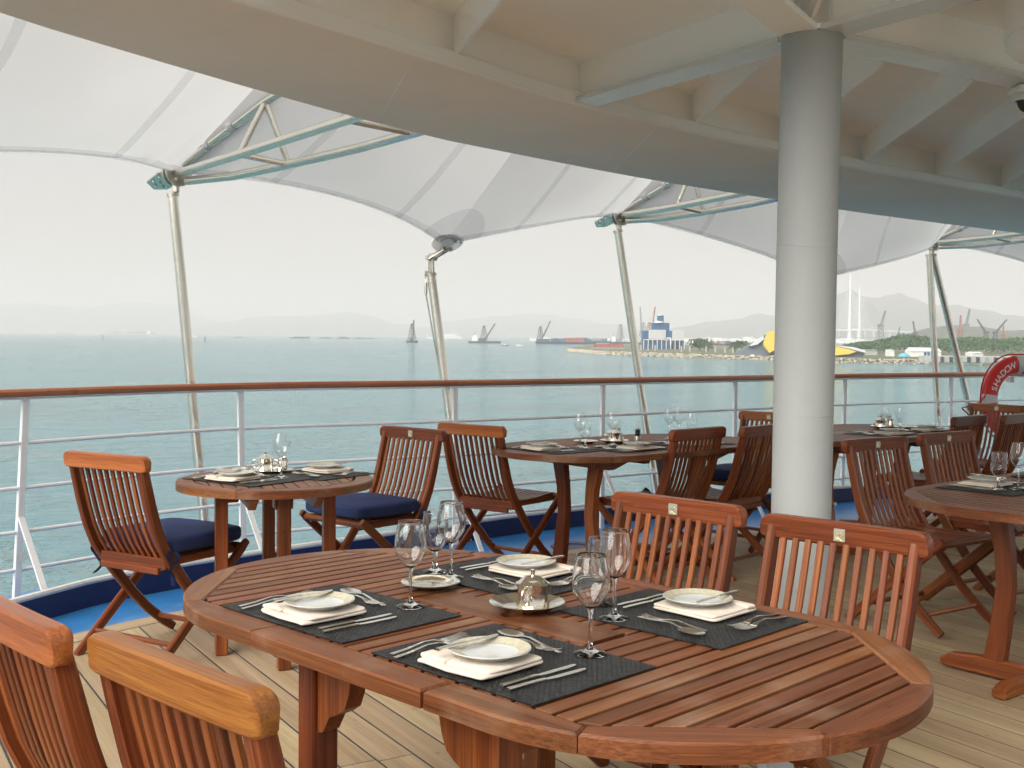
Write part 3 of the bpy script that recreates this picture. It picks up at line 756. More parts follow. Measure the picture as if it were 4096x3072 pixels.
# ---- seat cushions
def cushion_mesh():
    mb = MB(); n = 20; rows = []
    def sup(a, e): return math.copysign(abs(a) ** e, a)
    for i in range(n + 1):
        ph = -math.pi / 2 + math.pi * i / n; row = []
        for j in range(49):
            th = 2 * math.pi * j / 48
            x = .222 * sup(math.cos(ph), .16) * sup(math.cos(th), .22); y = .215 * sup(math.cos(ph), .16) * sup(math.sin(th), .22); z = .034 * sup(math.sin(ph), .42)
            p = Vector((x, y, z)); q = noise.noise(Vector((x * 9, y * 9, 3))) * .004 + noise.noise(Vector((x * 26, y * 26, 7))) * .0016
            row.append(p + Vector((q * .5, q * .5, q + (.006 * (1 - (x / .22) ** 2) * (1 - (y / .215) ** 2) if z > 0 else 0))))
        rows.append(row)
    return mb.grid(rows)
def make_cushion(k, label):
    ch = CHAIRS[k]; a = ch.rotation_euler.z; f = Vector((-math.sin(a), math.cos(a), 0))
    o = thing('seat_cushion', label, 'cushion', Vector(ch.location) + f * .055 + Vector((0, 0, .487)), a, 'navy seat cushions')
    cu = cushion_mesh().build('pad', FABRIC, o, smooth=50)
    for s_ in (-1, 1):
        rows = []
        for t_ in range(9):
            z = -.02 - .135 * t_ / 8; w_ = .011
            c = Vector((s_ * (.222 + .016 * math.sin(t_ * .9)), -.20 - .012 * t_ / 8 + .01 * math.sin(t_ * 1.3), z))
            rows.append([c + Vector((0, -w_, 0)), c + Vector((.003, 0, 0)), c + Vector((0, w_, 0))])
        MB().grid(rows).build('tie', FABRIC, o)
        rows = []
        for t_ in range(8):
            c = Vector((s_ * (.215 + .03 * t_ / 7), -.215 - .02 * math.sin(t_ * .6), -.015 - .075 * t_ / 7)); rows.append([c + Vector((0, -.010, .004)), c + Vector((0, .010, -.004))])
        MB().grid(rows).build('tie', FABRIC, o)
make_cushion(0, 'navy seat cushion with hanging ties on the chair at the far left')
make_cushion(3, 'navy seat cushion on the chair facing the small round table')
make_cushion(7, 'navy seat cushion seen between dark chair backs at the far oval table')

# ---- oval extending table top (local: x long axis, y across)
TZ = .74
def outl(x):
    ax = abs(x)
    return .487 if ax <= .42 else .487 * math.sqrt(max(0, 1 - ((ax - .42) / .48) ** 2))
def make_top(parent):
    z0, z1 = TZ - .033, TZ
    def arc(x0, x1, s_, n=8):
        return [(x0 + (x1 - x0) * i / n, s_ * outl(x0 + (x1 - x0) * i / n)) for i in range(n + 1)]
    def rim(poly, g): MB().prism(poly, z0, z1, ch=.0045, gdir=g).build('rim_piece', TABLE, parent, smooth=25)
    def ccw(p):
        a = sum(p[i - 1][0] * p[i][1] - p[i][0] * p[i - 1][1] for i in range(len(p))); return p if a > 0 else p[::-1]
    e = .0008
    for sx in (-1, 1):
        for sy in (-1, 1):
            # side of the end leaf
            q = [(sx * .269, sy * .416)] + [(sx * x, sy * y) for x, y in arc(.269, .596 - e, 1)] + [(sx * (.58 - e), sy * .416)]
            if sx > 0: q = [(.275 if abs(x - .269) < 1e-6 else x, y) for x, y in q]
            rim(ccw(q), (1, 0))
            q = [(sx * .58, sy * .416)] + [(sx * x, sy * y) for x, y in arc(.597, .868, 1)] + [(sx * .83, sy * (.17 + e))]
            rim(ccw(q), (.7 * sx, -.7 * sy))
        ys = [.19 - .38 * i / 14 for i in range(15)]
        q = [(sx * .83, .17 - e)] + [(sx * (.42 + .48 * math.sqrt(1 - (y / .487) ** 2)), y) for y in ys] + [(sx * .83, -.17 + e)]
        rim(ccw(q), (0, 1))
    for sy in (-1, 1):
        rim(ccw([(-.268, sy * .416), (-.268, sy * .487), (.267, sy * .487), (.267, sy * .416)]), (1, 0))
    # slats
    def wm(x): return .413 if abs(x) <= .58 else .413 - (abs(x) - .58) * .984
    zz0 = TZ - .032
    k = -18
    for k in range(-18, 18):
        x0, x1 = k * .0463 + .0049, (k + 1) * .0463 - .0049
        if k == 5: x1 -= .0; 
        x0, x1 = max(x0, -.826), min(x1, .826)
        if x1 - x0 < .012: continue
        if -.275 < (x0 + x1) / 2 < .272:
            for sy in (-1, 1):
                q = [(x0, sy * .0625), (x1, sy * .0625), (x1, sy * wm(x1)), (x0, sy * wm(x0))]
                MB().prism(ccw(q), zz0, z1 - .0005, ch=.0012, gdir=(0, 1)).build('slat', TABLE, parent, smooth=0)
        else:
            q = [(x0, -wm(x0)), (x1, -wm(x1)), (x1, wm(x1)), (x0, wm(x0))]
            MB().prism(ccw(q), zz0, z1 - .0005, ch=.0012, gdir=(0, 1)).build('slat', TABLE, parent, smooth=0)
    # centre board with the parasol hole
    n = 24; pts = [(.024 * math.cos(2 * math.pi * j / n), .024 * math.sin(2 * math.pi * j / n)) for j in range(n)]
    def sq(a):
        c, s_ = math.cos(a), math.sin(a); k_ = min(.266 / max(abs(c), 1e-9), .0615 / max(abs(s_), 1e-9)); return (c * k_, s_ * k_)
    angs = [2 * math.pi * j / n for j in range(n)]
    o = [sq(a) for a in angs]; cor = math.atan2(.0615, .266)
    for tgt in (cor, math.pi - cor, math.pi + cor, 2 * math.pi - cor):
        j = min(range(n), key=lambda i: abs(angs[i] - tgt)); o[j] = (math.copysign(.266, math.cos(tgt)), math.copysign(.0615, math.sin(tgt)))
    vs, fs = [], []
    for z in (z1, zz0):
        vs += [(x, y, z) for x, y in pts] + [(x, y, z) for x, y in o]
    for j in range(n):
        k2 = (j + 1) % n
        fs += [(j, n + j, n + k2, k2), (2 * n + k2, 3 * n + k2, 3 * n + j, 2 * n + j), (j, k2, 2 * n + k2, 2 * n + j), (n + k2, n + j, 3 * n + j, 3 * n + k2)]
    mb = MB(); mb._add(vs, fs); mb.build('centre_board', TABLE, parent, smooth=0)
    for x in (-.62, -.29, .29, .62): MB().box((x, 0, TZ - .0475), (.05, .80 if abs(x) < .5 else .72, .028), .003).build('batten', TABLE, parent)

# big table: four square legs with scrolled corbels
BT = thing('extending_table', 'large oval extending teak table laid for four in the foreground', 'table', (.0035, 2.45, 0), R(-45))
make_top(BT)
def corbel(x, y, dirx):
    """scrolled bracket in the long-axis plane, growing from the leg towards dirx"""
    prof = [(0, .705), (.155, .705), (.150, .68), (.128, .664), (.112, .645), (.105, .615), (.092, .585), (.066, .568), (.040, .556), (.018, .520), (0, .515)]
    n = len(prof); vs = []
    for s_ in (-1, 1): vs += [(x + dirx * px, y + s_ * .021, pz) for px, pz in prof]
    fs = [tuple(range(n)), tuple(range(2 * n - 1, n - 1, -1))] + [((i + 1) % n, i, i + n, (i + 1) % n + n) for i in range(n)]
    if dirx < 0: fs = [f[::-1] for f in fs]
    mb = MB(); mb._add(vs, fs, [(v[2], v[0], v[1]) for v in vs]); return mb
for sx, lx in ((-1, -.235), (1, .315)):
    for sy in (-1, 1):
        ly = sy * .342
        lg = MB().box((lx, ly, .3535), (.056, .066, .703), .004).build('leg', TEAK, BT)
        corbel(lx - sx * .028, ly, -sx).build('corbel', TEAK, lg, smooth=25)
    MB().box((lx, 0, .640), (.034, .618, .085), .003).build('apron', TEAK, BT)
    MB().box((lx, 0, .10), (.04, .618, .05), .003).build('stretcher', TEAK, BT)
for sy in (-1, 1): MB().box((0, sy * .22, .675), (1.25, .03, .05), .003).build('slide_rail', TEAK, BT)

# pedestal tables
def make_pedestal():
    o = thing('oval_table', 'x', 'table', (0, 0, 0), 0, 'oval teak tables on trestle feet')
    make_top(o)
    for sx in (-1, 1):
        X = sx * .42
        for sy in (-1, 1):
            P = [(X, sy * .150, .05), (X, sy * .128, .20), (X, sy * .108, .38), (X, sy * .118, .52), (X, sy * .150, .685)]
            MB().sweep(P, .05, [.085, .075, .066, .070, .088], (1, 0, 0), ch=.004).build('leg', TEAK, o)
        MB().sweep([(X, -.365, .030), (X, -.33, .040), (X, -.22, .045), (X, .22, .045), (X, .33, .040), (X, .365, .030)], .06, [.035, .058, .07, .07, .058, .035], (1, 0, 0), ch=.008).build('foot', TEAK, o)
        MB().sweep([(X, -.36, .697), (X, -.30, .683), (X, -.26, .672), (X, .26, .672), (X, .30, .683), (X, .36, .697)], .05, [.018, .046, .066, .066, .046, .018], (1, 0, 0), ch=.004).build('top_bar', TEAK, o)
        MB().sweep([(X + sx * .03, 0, .030), (X + sx * .22, 0, .030), (X + sx * .26, 0, .024)], .055, [.058, .058, .035], (0, 1, 0), ch=.008).build('end_foot', TEAK, o)
    MB().box((0, 0, .05), (.78, .055, .045), .004).build('stretcher', TEAK, o)
    MB().box((0, 0, .672), (.78, .04, .05), .004).build('spine', TEAK, o)
    note(o); return o
PED = make_pedestal()
T3 = place(PED, USED, (.694, 6.563, 0), R(40), 'oval trestle table by the railing left of the column')
T4 = place(PED, USED, (2.274, 7.589, 0), R(40), 'oval trestle table by the railing right of the column')
T5 = place(PED, USED, (2.36, 4.65, 0), R(40), 'oval trestle table cut off by the right edge of the picture')

# small round table
RT = thing('round_table', 'small round teak table by the railing between two cushioned chairs', 'table', (-1.0, 4.80, 0), R(20))
for k in range(6):
    a0, a1 = k * math.pi / 3 + .002, (k + 1) * math.pi / 3 - .002; n = 9
    oo = [(.41 * math.cos(a0 + (a1 - a0) * i / n), .41 * math.sin(a0 + (a1 - a0) * i / n)) for i in range(n + 1)]
    ii = [(.335 * math.cos(a0 + (a1 - a0) * i / n), .335 * math.sin(a0 + (a1 - a0) * i / n)) for i in range(n + 1)]
    MB().prism(oo + ii[::-1], TZ - .033, TZ, ch=.0045, gdir=(-math.sin((a0 + a1) / 2), math.cos((a0 + a1) / 2))).build('rim_piece', TABLE, RT, smooth=25)
for k in range(-7, 7):
    x0, x1 = k * .0478 + .003, (k + 1) * .0478 - .003; wm = lambda x: math.sqrt(max(0, .332 ** 2 - x * x))
    MB().prism([(x0, -wm(x0)), (x1, -wm(x1)), (x1, wm(x1)), (x0, wm(x0))], TZ - .022, TZ - .0005, ch=.0012, gdir=(0, 1)).build('slat', TABLE, RT, smooth=0)
for a in (-2.3, 87.7, 177.7, 267.7):
    x, y = .225 * math.cos(R(a)), .285 * math.sin(R(a)); lg = MB().box((x, y, .3535), (.052, .052, .705), .004).build('leg', TEAK, RT)
    MB().box((x * .86, y * .86, .672), (.075, .075, .05), .006).build('corner_block', TEAK, lg)
for s_ in (-1, 1):
    MB().sweep([(s_ * .13, -.345, .700), (s_ * .13, -.29, .690), (s_ * .13, -.25, .676), (s_ * .13, .25, .676), (s_ * .13, .29, .690), (s_ * .13, .345, .700)], .032, [.012, .035, .06, .06, .035, .012], (1, 0, 0), ch=.003).build('bearer', TEAK, RT)

# ================================================================== TABLEWARE
def knife_mesh(L_=.19):
    mb = MB(); h = L_ * .47
    mb.sweep([(0, 0, .003), (0, h * .5, .0035), (0, h, .003)], [.010, .0085, .0075], [.005, .005, .004], (1, 0, 0), ch=.0015)
    pr = [(-.0030, h - .002), (.0035, h - .002), (.0075, h + .02), (.0085, L_ * .85), (.0055, L_ * .97), (.0, L_), (-.0035, L_ * .97), (-.004, h + .01)]
    mb.prism(pr, .0022, .0036, ch=.0004); return mb
def fork_mesh(L_=.19):
    mb = MB(); h = L_ * .58
    mb.sweep([(0, 0, .002), (0, h * .35, .0045), (0, h * .75, .010), (0, h, .0085), (0, h + .018, .0045)], [.0105, .0085, .0055, .006, .016], [.0025, .0025, .003, .0028, .0018], (1, 0, 0), ch=.0008)
    a = h + .012
    mb.sweep([(0, a, .005), (0, a + .010, .0035), (0, a + .020, .0035)], [.012, .0215, .0225], .0016, (1, 0, 0), ch=.0005)
    for k in range(4):
        x = -.0087 + .0058 * k
        mb.sweep([(x, a + .018, .0035), (x, (a + L_) / 2 + .01, .0045), (x * .96, L_, .0085)], [.0036, .0032, .0018], [.0016, .0016, .001], (1, 0, 0), ch=.0004)
    return mb
def spoon_mesh(L_=.19):
    mb = MB(); h = L_ * .68
    mb.sweep([(0, 0, .002), (0, h * .35, .0045), (0, h * .75, .010), (0, h, .007)], [.0105, .0085, .005, .006], [.0025, .0025, .003, .002], (1, 0, 0), ch=.0008)
    rows = []
    for i in range(9):
        v_ = i / 8; y = h - .004 + (L_ - h + .004) * v_; hw = .0205 * math.sqrt(max(0.02, 1 - (2 * v_ - 1.08) ** 2 * .86)); row = []
        for j in range(7):
            u_ = -1 + j / 3; row.append(Vector((hw * u_, y, .0065 - .0055 * (1 - u_ * u_) * math.sin(math.pi * min(1, v_ * .92 + .08)))))
        rows.append(row)
    mb.grid(rows); mb.grid([[p - Vector((0, 0, .001)) for p in r_[::-1]] for r_ in rows]); return mb
def napkin_mesh(seed):
    rng = random.Random(seed); mb = MB()
    def slab(x0, x1, y0, y1, z0, z1, sd):
        n, m_ = 14, 12; rows = []; hx, hy, hz = (x1 - x0) / 2, (y1 - y0) / 2, (z1 - z0) / 2; cx, cy_, cz = (x0 + x1) / 2, (y0 + y1) / 2, (z0 + z1) / 2
        def sup(a, e): return math.copysign(abs(a) ** e, a)
        for i in range(m_ + 1):
            ph = -math.pi / 2 + math.pi * i / m_; row = []
            for j in range(41):
                th = 2 * math.pi * j / 40; c_ = sup(math.cos(ph), .25)
                x, y, z = hx * c_ * sup(math.cos(th), .14), hy * c_ * sup(math.sin(th), .14), hz * sup(math.sin(ph), .7)
                q = noise.noise(Vector((x * 13 + sd, y * 13, sd))) * .0065
                row.append(Vector((cx + x + q * .8, cy_ + y + q, cz + z + q * .55 + .0012)))
            rows.append(row)
        mb.grid(rows)
    slab(-.088, .086, -.085, .080, 0, .0105, seed * 1.7)
    slab(-.084, .085, -.066, .079, .0060, .0165, seed * 2.9 + 4)
    slab(-.088, -.02, -.072, -.045, .0085, .0185, seed * 3.1 + 9)
    return mb
def lathe_thing(name, label, cat, loc, prof, mat, group=None, n=40, rz=0):
    o = MB().lathe(prof, n).build(name, mat, None, smooth=40); o.location = loc; return tag(o, label, cat, group)
PLATE = [(.001, .002), (.045, .002), (.047, .0), (.049, .002), (.060, .007), (.0755, .0125), (.0765, .0140), (.0755, .0150), (.062, .0098), (.050, .0058), (.046, .0046), (.001, .0046)]
DISH = [(.001, .001), (.035, .001), (.055, .008), (.070, .0145), (.0715, .0155), (.070, .0165), (.054, .0105), (.048, .0065), (.040, .005), (.001, .0048)]
TRAY = [(.001, .003), (.045, .003), (.047, .0), (.052, .002), (.068, .010), (.083, .0175), (.0845, .0185), (.083, .0195), (.066, .0125), (.056, .0075), (.050, .006), (.001, .006)]
def wine_glass(label, loc, goblet=False):
    o = thing('water_goblet' if goblet else 'wine_glass', label, 'glass', loc, random.uniform(0, 6), 'stemmed glasses')
    if goblet:
        bowl = [(.0045, .052), (.012, .055), (.022, .064), (.030, .080), (.0335, .098), (.0335, .118), (.0315, .138), (.0295, .153)]
        stem = [(.0295, .0), (.030, .0012), (.026, .0035), (.012, .0075), (.0062, .014), (.0058, .03), (.007, .046), (.0085, .053), (.006, .0545), (.001, .055)]
    else:
        bowl = [(.0035, .086), (.010, .089), (.020, .098), (.030, .112), (.0355, .126), (.0365, .138), (.035, .154), (.031, .174), (.0275, .190)]
        stem = [(.0315, .0), (.032, .0012), (.028, .0032), (.013, .0068), (.006, .012), (.0036, .022), (.0033, .05), (.0038, .075), (.0058, .087), (.004, .089), (.001, .0895)]
    bp = catmull([(r_, 0, z) for r_, z in bowl], 3)
    if loc[1] < 3.2:                                                # near glasses: real wall thickness
        ins = [(max(p.x - .0011, .0006), p.z + (.0016 if i < 4 else 0)) for i, p in enumerate(bp)]
        MB().lathe([(.0005, bp[0].z - .0015)] + [(p.x, p.z) for p in bp] + ins[::-1] + [(.0004, bp[0].z + .0016)], 40).build('bowl', GLASS, o, smooth=80)
    else: MB().lathe([(p.x, p.z) for p in bp], 40).build('bowl', THIN, o, smooth=80)
    MB().lathe([(.001, 0)] + stem, 28).build('stem', GLASS, o, smooth=50)
    z, r_ = bowl[-1][1], bowl[-1][0]
    MB().tube([(r_ * math.cos(a), r_ * math.sin(a), z) for a in [2 * math.pi * i / 40 for i in range(41)]], .0006, 5, caps=False).build('rim', GLASS, o, smooth=80)
    return o
KNIFE, BKNIFE, FORK, SFORK, SPOON = knife_mesh().mesh('knife', CUTLERY), knife_mesh(.155).mesh('butter_knife', CUTLERY), fork_mesh().mesh('fork', CUTLERY), fork_mesh(.165).mesh('dessert_fork', CUTLERY), spoon_mesh().mesh('spoon', CUTLERY)
MATM = MB().box((0, 0, .0015), (.428, .325, .003), .0008).mesh('placemat', MATW, 0)
PLM = MB().lathe(PLATE, 44).mesh('bread_plate', CHINA, 40)
PLB = MB().lathe([(.0525, .0073), (.0740, .01475), (.0738, .0152), (.0527, .0078)], 44).mesh('gold_band', GOLDRIM, 40)
NAP = [napkin_mesh(k).mesh('napkin', LINEN, 60) for k in range(4)]
NSET = 0
def setting(x, y, rot, where, glass=True, full=True):
    """one place laid for a guest; x, y the middle of the placemat, rot the way the guest sits"""
    global NSET
    a = R(rot); NSET += 1
    U, V = Vector((math.cos(a), math.sin(a), 0)), Vector((-math.sin(a), math.cos(a), 0)); base = Vector((x, y, TZ + .0008))
    rng = random.Random(NSET * 31)
    def at_(me, name, label, cat, u_, v_, z, r_, group):
        o = ob(name, me, None, base + U * (u_ + rng.uniform(-.002, .002)) + V * (v_ + rng.uniform(-.002, .002)) + Vector((0, 0, z)), a + R(r_ + rng.uniform(-1.2, 1.2)))
        return tag(o, label + ' ' + where, cat, group)
    pm = at_(MATM, 'placemat', 'black woven placemat', 'placemat', 0, 0, 0, 0, 'black woven placemats'); pm.location = base
    pm['label'] = 'black woven placemat ' + where.replace('on the front placemat', 'at the near side').replace('on the left placemat', 'at the left').replace('on the right placemat', 'at the right').replace('on the back placemat', 'at the far side').replace('on the farther placemat', 'at the farther place')
    zt = .0042
    at_(NAP[NSET % 4], 'napkin', 'folded cream linen napkin', 'napkin', -.010, -.065, zt - .0008, rng.uniform(-3, 3), 'folded linen napkins')
    p = at_(PLM, 'bread_plate', 'gold-rimmed bread plate', 'plate', .000, -.055, zt + .0178, 0, 'gold-rimmed bread plates')
    ob('gold_band', PLB, p)
    at_(BKNIFE, 'butter_knife', 'butter knife across plate', 'knife', -.042, -.145, zt + .0330, 1, 'butter knives')
    if full:
        at_(FORK, 'fork', 'outer dinner fork', 'fork', -.168, -.150, zt, 0, 'dinner forks')
        at_(FORK, 'fork', 'inner dinner fork', 'fork', -.144, -.158, zt, 1, 'dinner forks')
        at_(KNIFE, 'table_knife', 'inner dinner knife', 'knife', .114, -.136, zt, 0, 'dinner knives')
        at_(KNIFE, 'table_knife', 'outer dinner knife', 'knife', .136, -.145, zt, -2, 'dinner knives')
    at_(SPOON, 'dessert_spoon', 'dessert spoon', 'spoon', .045, .088, zt, 81, 'dessert spoons')
    at_(SFORK, 'dessert_fork', 'dessert fork', 'fork', -.125, .080, zt, -88, 'dessert forks')
    if glass: wine_glass('tall wine glass standing ' + where, base + U * .080 + V * .132 + Vector((0, 0, zt)))
setting(.003, 2.095, -45, 'on the front placemat of the big table')
setting(-.371, 2.462, -45, 'on the left placemat of the big table')
setting(.373, 2.445, 135, 'on the right placemat of the big table')
setting(.002, 2.842, 135, 'on the back placemat of the big table')
wine_glass('short water goblet on the back placemat of the big table', (-.193, 2.878, TZ + .005), True)
wine_glass('short water goblet behind tall glasses on the right of the big table', (.205, 2.535, TZ + .002), True)
lathe_thing('silver_dish', 'round silver butter dish beside the left wine glass on the big table', 'dish', (-.192, 2.712, TZ + .0005), DISH, SILVER, 'silver dishes')
lathe_thing('silver_tray', 'round silver saucer under the lidded pot on the big table', 'tray', (.038, 2.50, TZ + .0005), TRAY, SILVER, 'silver saucers')
def lidded_pot(label, loc, rz, handles):
    o = thing('silver_pot', label, 'pot', loc, rz, 'lidded silver pots')
    MB().lathe([(.001, .0), (.036, .0), (.0375, .002), (.037, .008), (.0345, .018), (.0335, .032), (.0335, .044), (.035, .047), (.035, .053), (.036, .0545)], 40).build('body', SILVER, o, smooth=50)
    lid = MB().lathe([(.038, .0540), (.038, .0560), (.033, .0575), (.027, .064), (.017, .071), (.006, .0735), (.001, .074)], 40).build('lid', SILVER, o, smooth=50)
    MB().lathe([(.004, .0735), (.0042, .080), (.0058, .0835), (.0052, .0862), (.001, .087)], 16).build('knob', SILVER, lid, smooth=50)
    for k in range(handles):
        a = k * math.pi; d = Vector((math.cos(a), math.sin(a), 0)); z = Vector((0, 0, 1))
        MB().tube(catmull([d * .033 + z * .046, d * .048 + z * .050, d * .056 + z * .040, d * .054 + z * .024, d * .044 + z * .013, d * .035 + z * .012], 3), .0032, 8).build('handle', SILVER, o, smooth=60)
    if handles == 1:
        MB().prism([(-.030, -.012), (-.036, -.010), (-.046, 0), (-.036, .010), (-.030, .012)], .0535, .0565, ch=.0008).build('spout', SILVER, o)
    return o
lidded_pot('lidded silver pot on its saucer in the middle of the big table', (.050, 2.488, TZ + .0068), R(-115), 1)
# small round table
setting(-1.115, 4.76, -36, 'on the left placemat of the round table', glass=False)
setting(-.865, 4.985, 142, 'on the right placemat of the round table', glass=False)
wine_glass('lone tall wine glass on the round table', (-.975, 4.79, TZ + .005))
lathe_thing('silver_dish', 'round silver butter dish at the left of the round table', 'dish', (-1.24, 5.01, TZ + .0005), DISH, SILVER, 'silver dishes')
lathe_thing('silver_tray', 'silver tray under pot and creamer on the round table', 'tray', (-1.065, 5.02, TZ + .0005), [(r_ * 1.12, z * .7) for r_, z in TRAY], SILVER, 'silver saucers')
lidded_pot('two-handled lidded silver pot on the round table', (-1.092, 5.02, TZ + .006), R(0), 2)
def creamer(label, loc):
    o = thing('silver_creamer', label, 'jug', loc, R(60))
    MB().lathe([(.001, 0), (.022, 0), (.0235, .004), (.0232, .022), (.0195, .044), (.0185, .054), (.0205, .062)], 30).build('body', SILVER, o, smooth=60)
    MB().tube(catmull([(.019, 0, .054), (.033, 0, .052), (.036, 0, .036), (.031, 0, .02), (.023, 0, .014)], 3), .0026, 8).build('handle', SILVER, o, smooth=60)
    MB().prism([(-.015, -.010), (-.017, -.010), (-.029, 0), (-.017, .010), (-.015, .010)], .058, .063, ch=.0008).build('spout', SILVER, o)
creamer('small open silver creamer beside the pot on the round table', (-1.018, 5.02, TZ + .006))
# far oval table left of the column
def on(T, ds, dw):
    a = T.rotation_euler.z; return (T.location.x + ds * math.cos(a) - dw * math.sin(a), T.location.y + ds * math.sin(a) + dw * math.cos(a))
setting(*on(T3, -.62, .0), -50, 'on the left end of the oval table left of the column', glass=False)
setting(*on(T3, -.22, -.20), 40, 'on the near side of the oval table left of the column', glass=False)
setting(*on(T3, .28, -.20), 40, 'behind the chair back on the oval table left of the column', glass=False)
def mill(label, loc, fill):
    o = thing('grinder_mill', label, 'mill', loc, 0, 'salt and pepper mills')
    MB().lathe([(.001, 0), (.021, 0), (.0215, .003), (.0205, .034), (.019, .038)], 24).build('base', DULL, o, smooth=50)
    MB().lathe([(.018, .038), (.0185, .06), (.0190, .12), (.0175, .126), (.001, .127)], 24).build('tube', THIN, o, smooth=50)
    MB().lathe([(.013, .038), (.0145, .05), (.0140, .075), (.006, .080), (.001, .081)], 16).build('filling', fill, o, smooth=50)
    MB().lathe([(.019, .1195), (.0198, .121), (.019, .1225)], 24).build('cap_ring', GLASS, o)
mill('pepper mill with dark peppercorns on the far oval table', (.742, 6.66, TZ), PEPPER)
mill('clear salt mill behind the silver pot on the far oval table', (.63, 6.72, TZ), SALT)
lathe_thing('silver_dish', 'silver dish behind glasses on the table left of the column', 'dish', (.43, 6.57, TZ + .0005), DISH, SILVER, 'silver dishes')
lathe_thing('silver_tray', 'silver saucer under the pot on the table left of the column', 'tray', (.60, 6.60, TZ + .0005), TRAY, SILVER, 'silver saucers')
lidded_pot('two-handled lidded pot on the table left of the column', (.60, 6.60, TZ + .0068), R(10), 2)
wine_glass('short water goblet at the left end of the far oval table', (.405, 6.22, TZ + .005), True)
wine_glass('tall wine glass behind a goblet at the left of the far oval table', (.385, 6.34, TZ + .001))
wine_glass('tall wine glass in front of the pot on the far oval table', (.575, 6.43, TZ + .005))
wine_glass('left tall wine glass above the dark chair back left of the column', (.955, 6.86, TZ + .005))
wine_glass('right tall wine glass above the dark chair back left of the column', (1.02, 6.90, TZ + .005))
wine_glass('short goblet above the dark chair back left of the column', (1.10, 6.93, TZ + .005), True)
# table right of the column
setting(*on(T4, .03, -.23), 40, 'on the table right of the column', glass=False)
setting(*on(T4, .52, -.20), 40, 'on the right end of the far right table', glass=False)
mill('clear salt mill, left one on the table right of the column', (2.615, 8.04, TZ), SALT)
mill('clear mill, right one on the table right of the column', (2.685, 8.06, TZ), SALT)
lathe_thing('silver_tray', 'silver tray under the pot right of the column', 'tray', (2.60, 7.90, TZ + .0005), [(r_ * 1.1, z) for r_, z in TRAY], SILVER, 'silver saucers')
lidded_pot('two-handled lidded pot on the table right of the column', (2.575, 7.89, TZ + .0068), R(15), 2)
creamer('silver creamer beside the pot on the table right of the column', (2.645, 7.90, TZ + .0068))
lathe_thing('silver_dish', 'silver dish on the table right of the column', 'dish', (2.77, 7.92, TZ + .0005), DISH, SILVER, 'silver dishes')
wine_glass('tall wine glass in front of the pot right of the column', (2.55, 7.72, TZ + .001))
wine_glass('short water goblet on the table right of the column', (2.67, 7.78, TZ + .001), True)
wine_glass('tall wine glass left of the dark chair back on the far right table', (3.02, 8.0, TZ + .001))
wine_glass('rear goblet above the dark chair back on the far right table', (3.19, 8.18, TZ + .001), True)
# right table
setting(*on(T5, -.22, .25), -140, 'on the left placemat of the right-edge table', glass=False)
setting(*on(T5, .42, .25), -140, 'on the farther placemat of the right-edge table', glass=False)
wine_glass('short water goblet on the right-edge table', (1.985, 4.60, TZ + .005), True)
wine_glass('tall wine glass cut by the right picture edge', (2.075, 4.62, TZ + .005))

# ================================================================== LIFEBUOY
LB = thing('lifebuoy', 'red and white lifebuoy lettered SHADOW hanging on the railing at right', 'lifebuoy', (4.33, 9.72, .872), R(18))
# ring stands in its local x-z plane, facing -y
RM, RA, RB = .290, .076, .058
def ring(a0, a1, n, ga, gb):
    rows = []
    for i in range(n + 1):
        a = a0 + (a1 - a0) * i / n; c = Vector((math.cos(a), 0, math.sin(a)))
        rows.append([c * (RM + ga * math.cos(p)) + Vector((0, gb * math.sin(p), 0)) for p in [2 * math.pi * j / 24 for j in range(25)]])
    return MB().grid(rows)
ring(0, 2 * math.pi, 72, RA, RB).build('ring', RED, LB, smooth=80)
for a in (90, 180, 270, 0):
    ring(R(a - 6.5), R(a + 6.5), 6, RA + .0025, RB + .0025).build('reflective_band', TAPE, LB, smooth=80)
P = []
for k in range(4):
    for i in range(9):
        a = R(90 * k + 5 + 80 * i / 8); sag = math.sin(math.pi * i / 8); rr = RM + RA + .012 + .03 * sag
        P.append(Vector((math.cos(a) * rr, -.02 * sag, math.sin(a) * rr)))
MB().tube(P + [P[0]], .0065, 8).build('grab_line', REDLINE, LB)
MB().tube(catmull([(-.30, -.03, .16), (-.36, -.03, .02), (-.47, -.02, -.06), (-.56, 0, -.075), (-.50, 0, -.13), (-.43, 0, -.22)], 5), .006, 8).build('lanyard', REDLINE, LB)
dg = bpy.context.evaluated_depsgraph_get()
def letters(word, a0, a1):
    for k, ch_ in enumerate(word):
        cu = bpy.data.curves.new('letter', 'FONT'); cu.body = ch_; cu.size = .078; cu.extrude = .0012; cu.align_x = 'CENTER'; cu.align_y = 'CENTER'
        tmp = bpy.data.objects.new('letter_source', cu); COL.objects.link(tmp); bpy.context.view_layer.update()
        me = bpy.data.meshes.new_from_object(tmp.evaluated_get(bpy.context.evaluated_depsgraph_get())); bpy.data.objects.remove(tmp)
        me.name = 'letter'; me.materials.clear(); me.materials.append(LETTER)
        a = R(a0 + (a1 - a0) * k / (len(word) - 1)); c = Vector((math.cos(a), 0, math.sin(a)))
        o = ob('letter', me, LB)
        # letter x -> clockwise tangent, y -> outwards, z -> towards the viewer
        tx = Vector((math.sin(a), 0, -math.cos(a))); ty = c; tz = Vector((0, -1, 0))
        mm = Matrix.Identity(4)
        for i in range(3): mm[i][0], mm[i][1], mm[i][2], mm[i][3] = tx[i], ty[i], tz[i], (c * (RM + .004))[i] + tz[i] * (RB + .0005)
        o.matrix_local = mm
letters('SHADOW', 163, 111)
MB().box((0, .085, .16), (.05, .06, .05), .004).build('bracket', WHITE, LB)
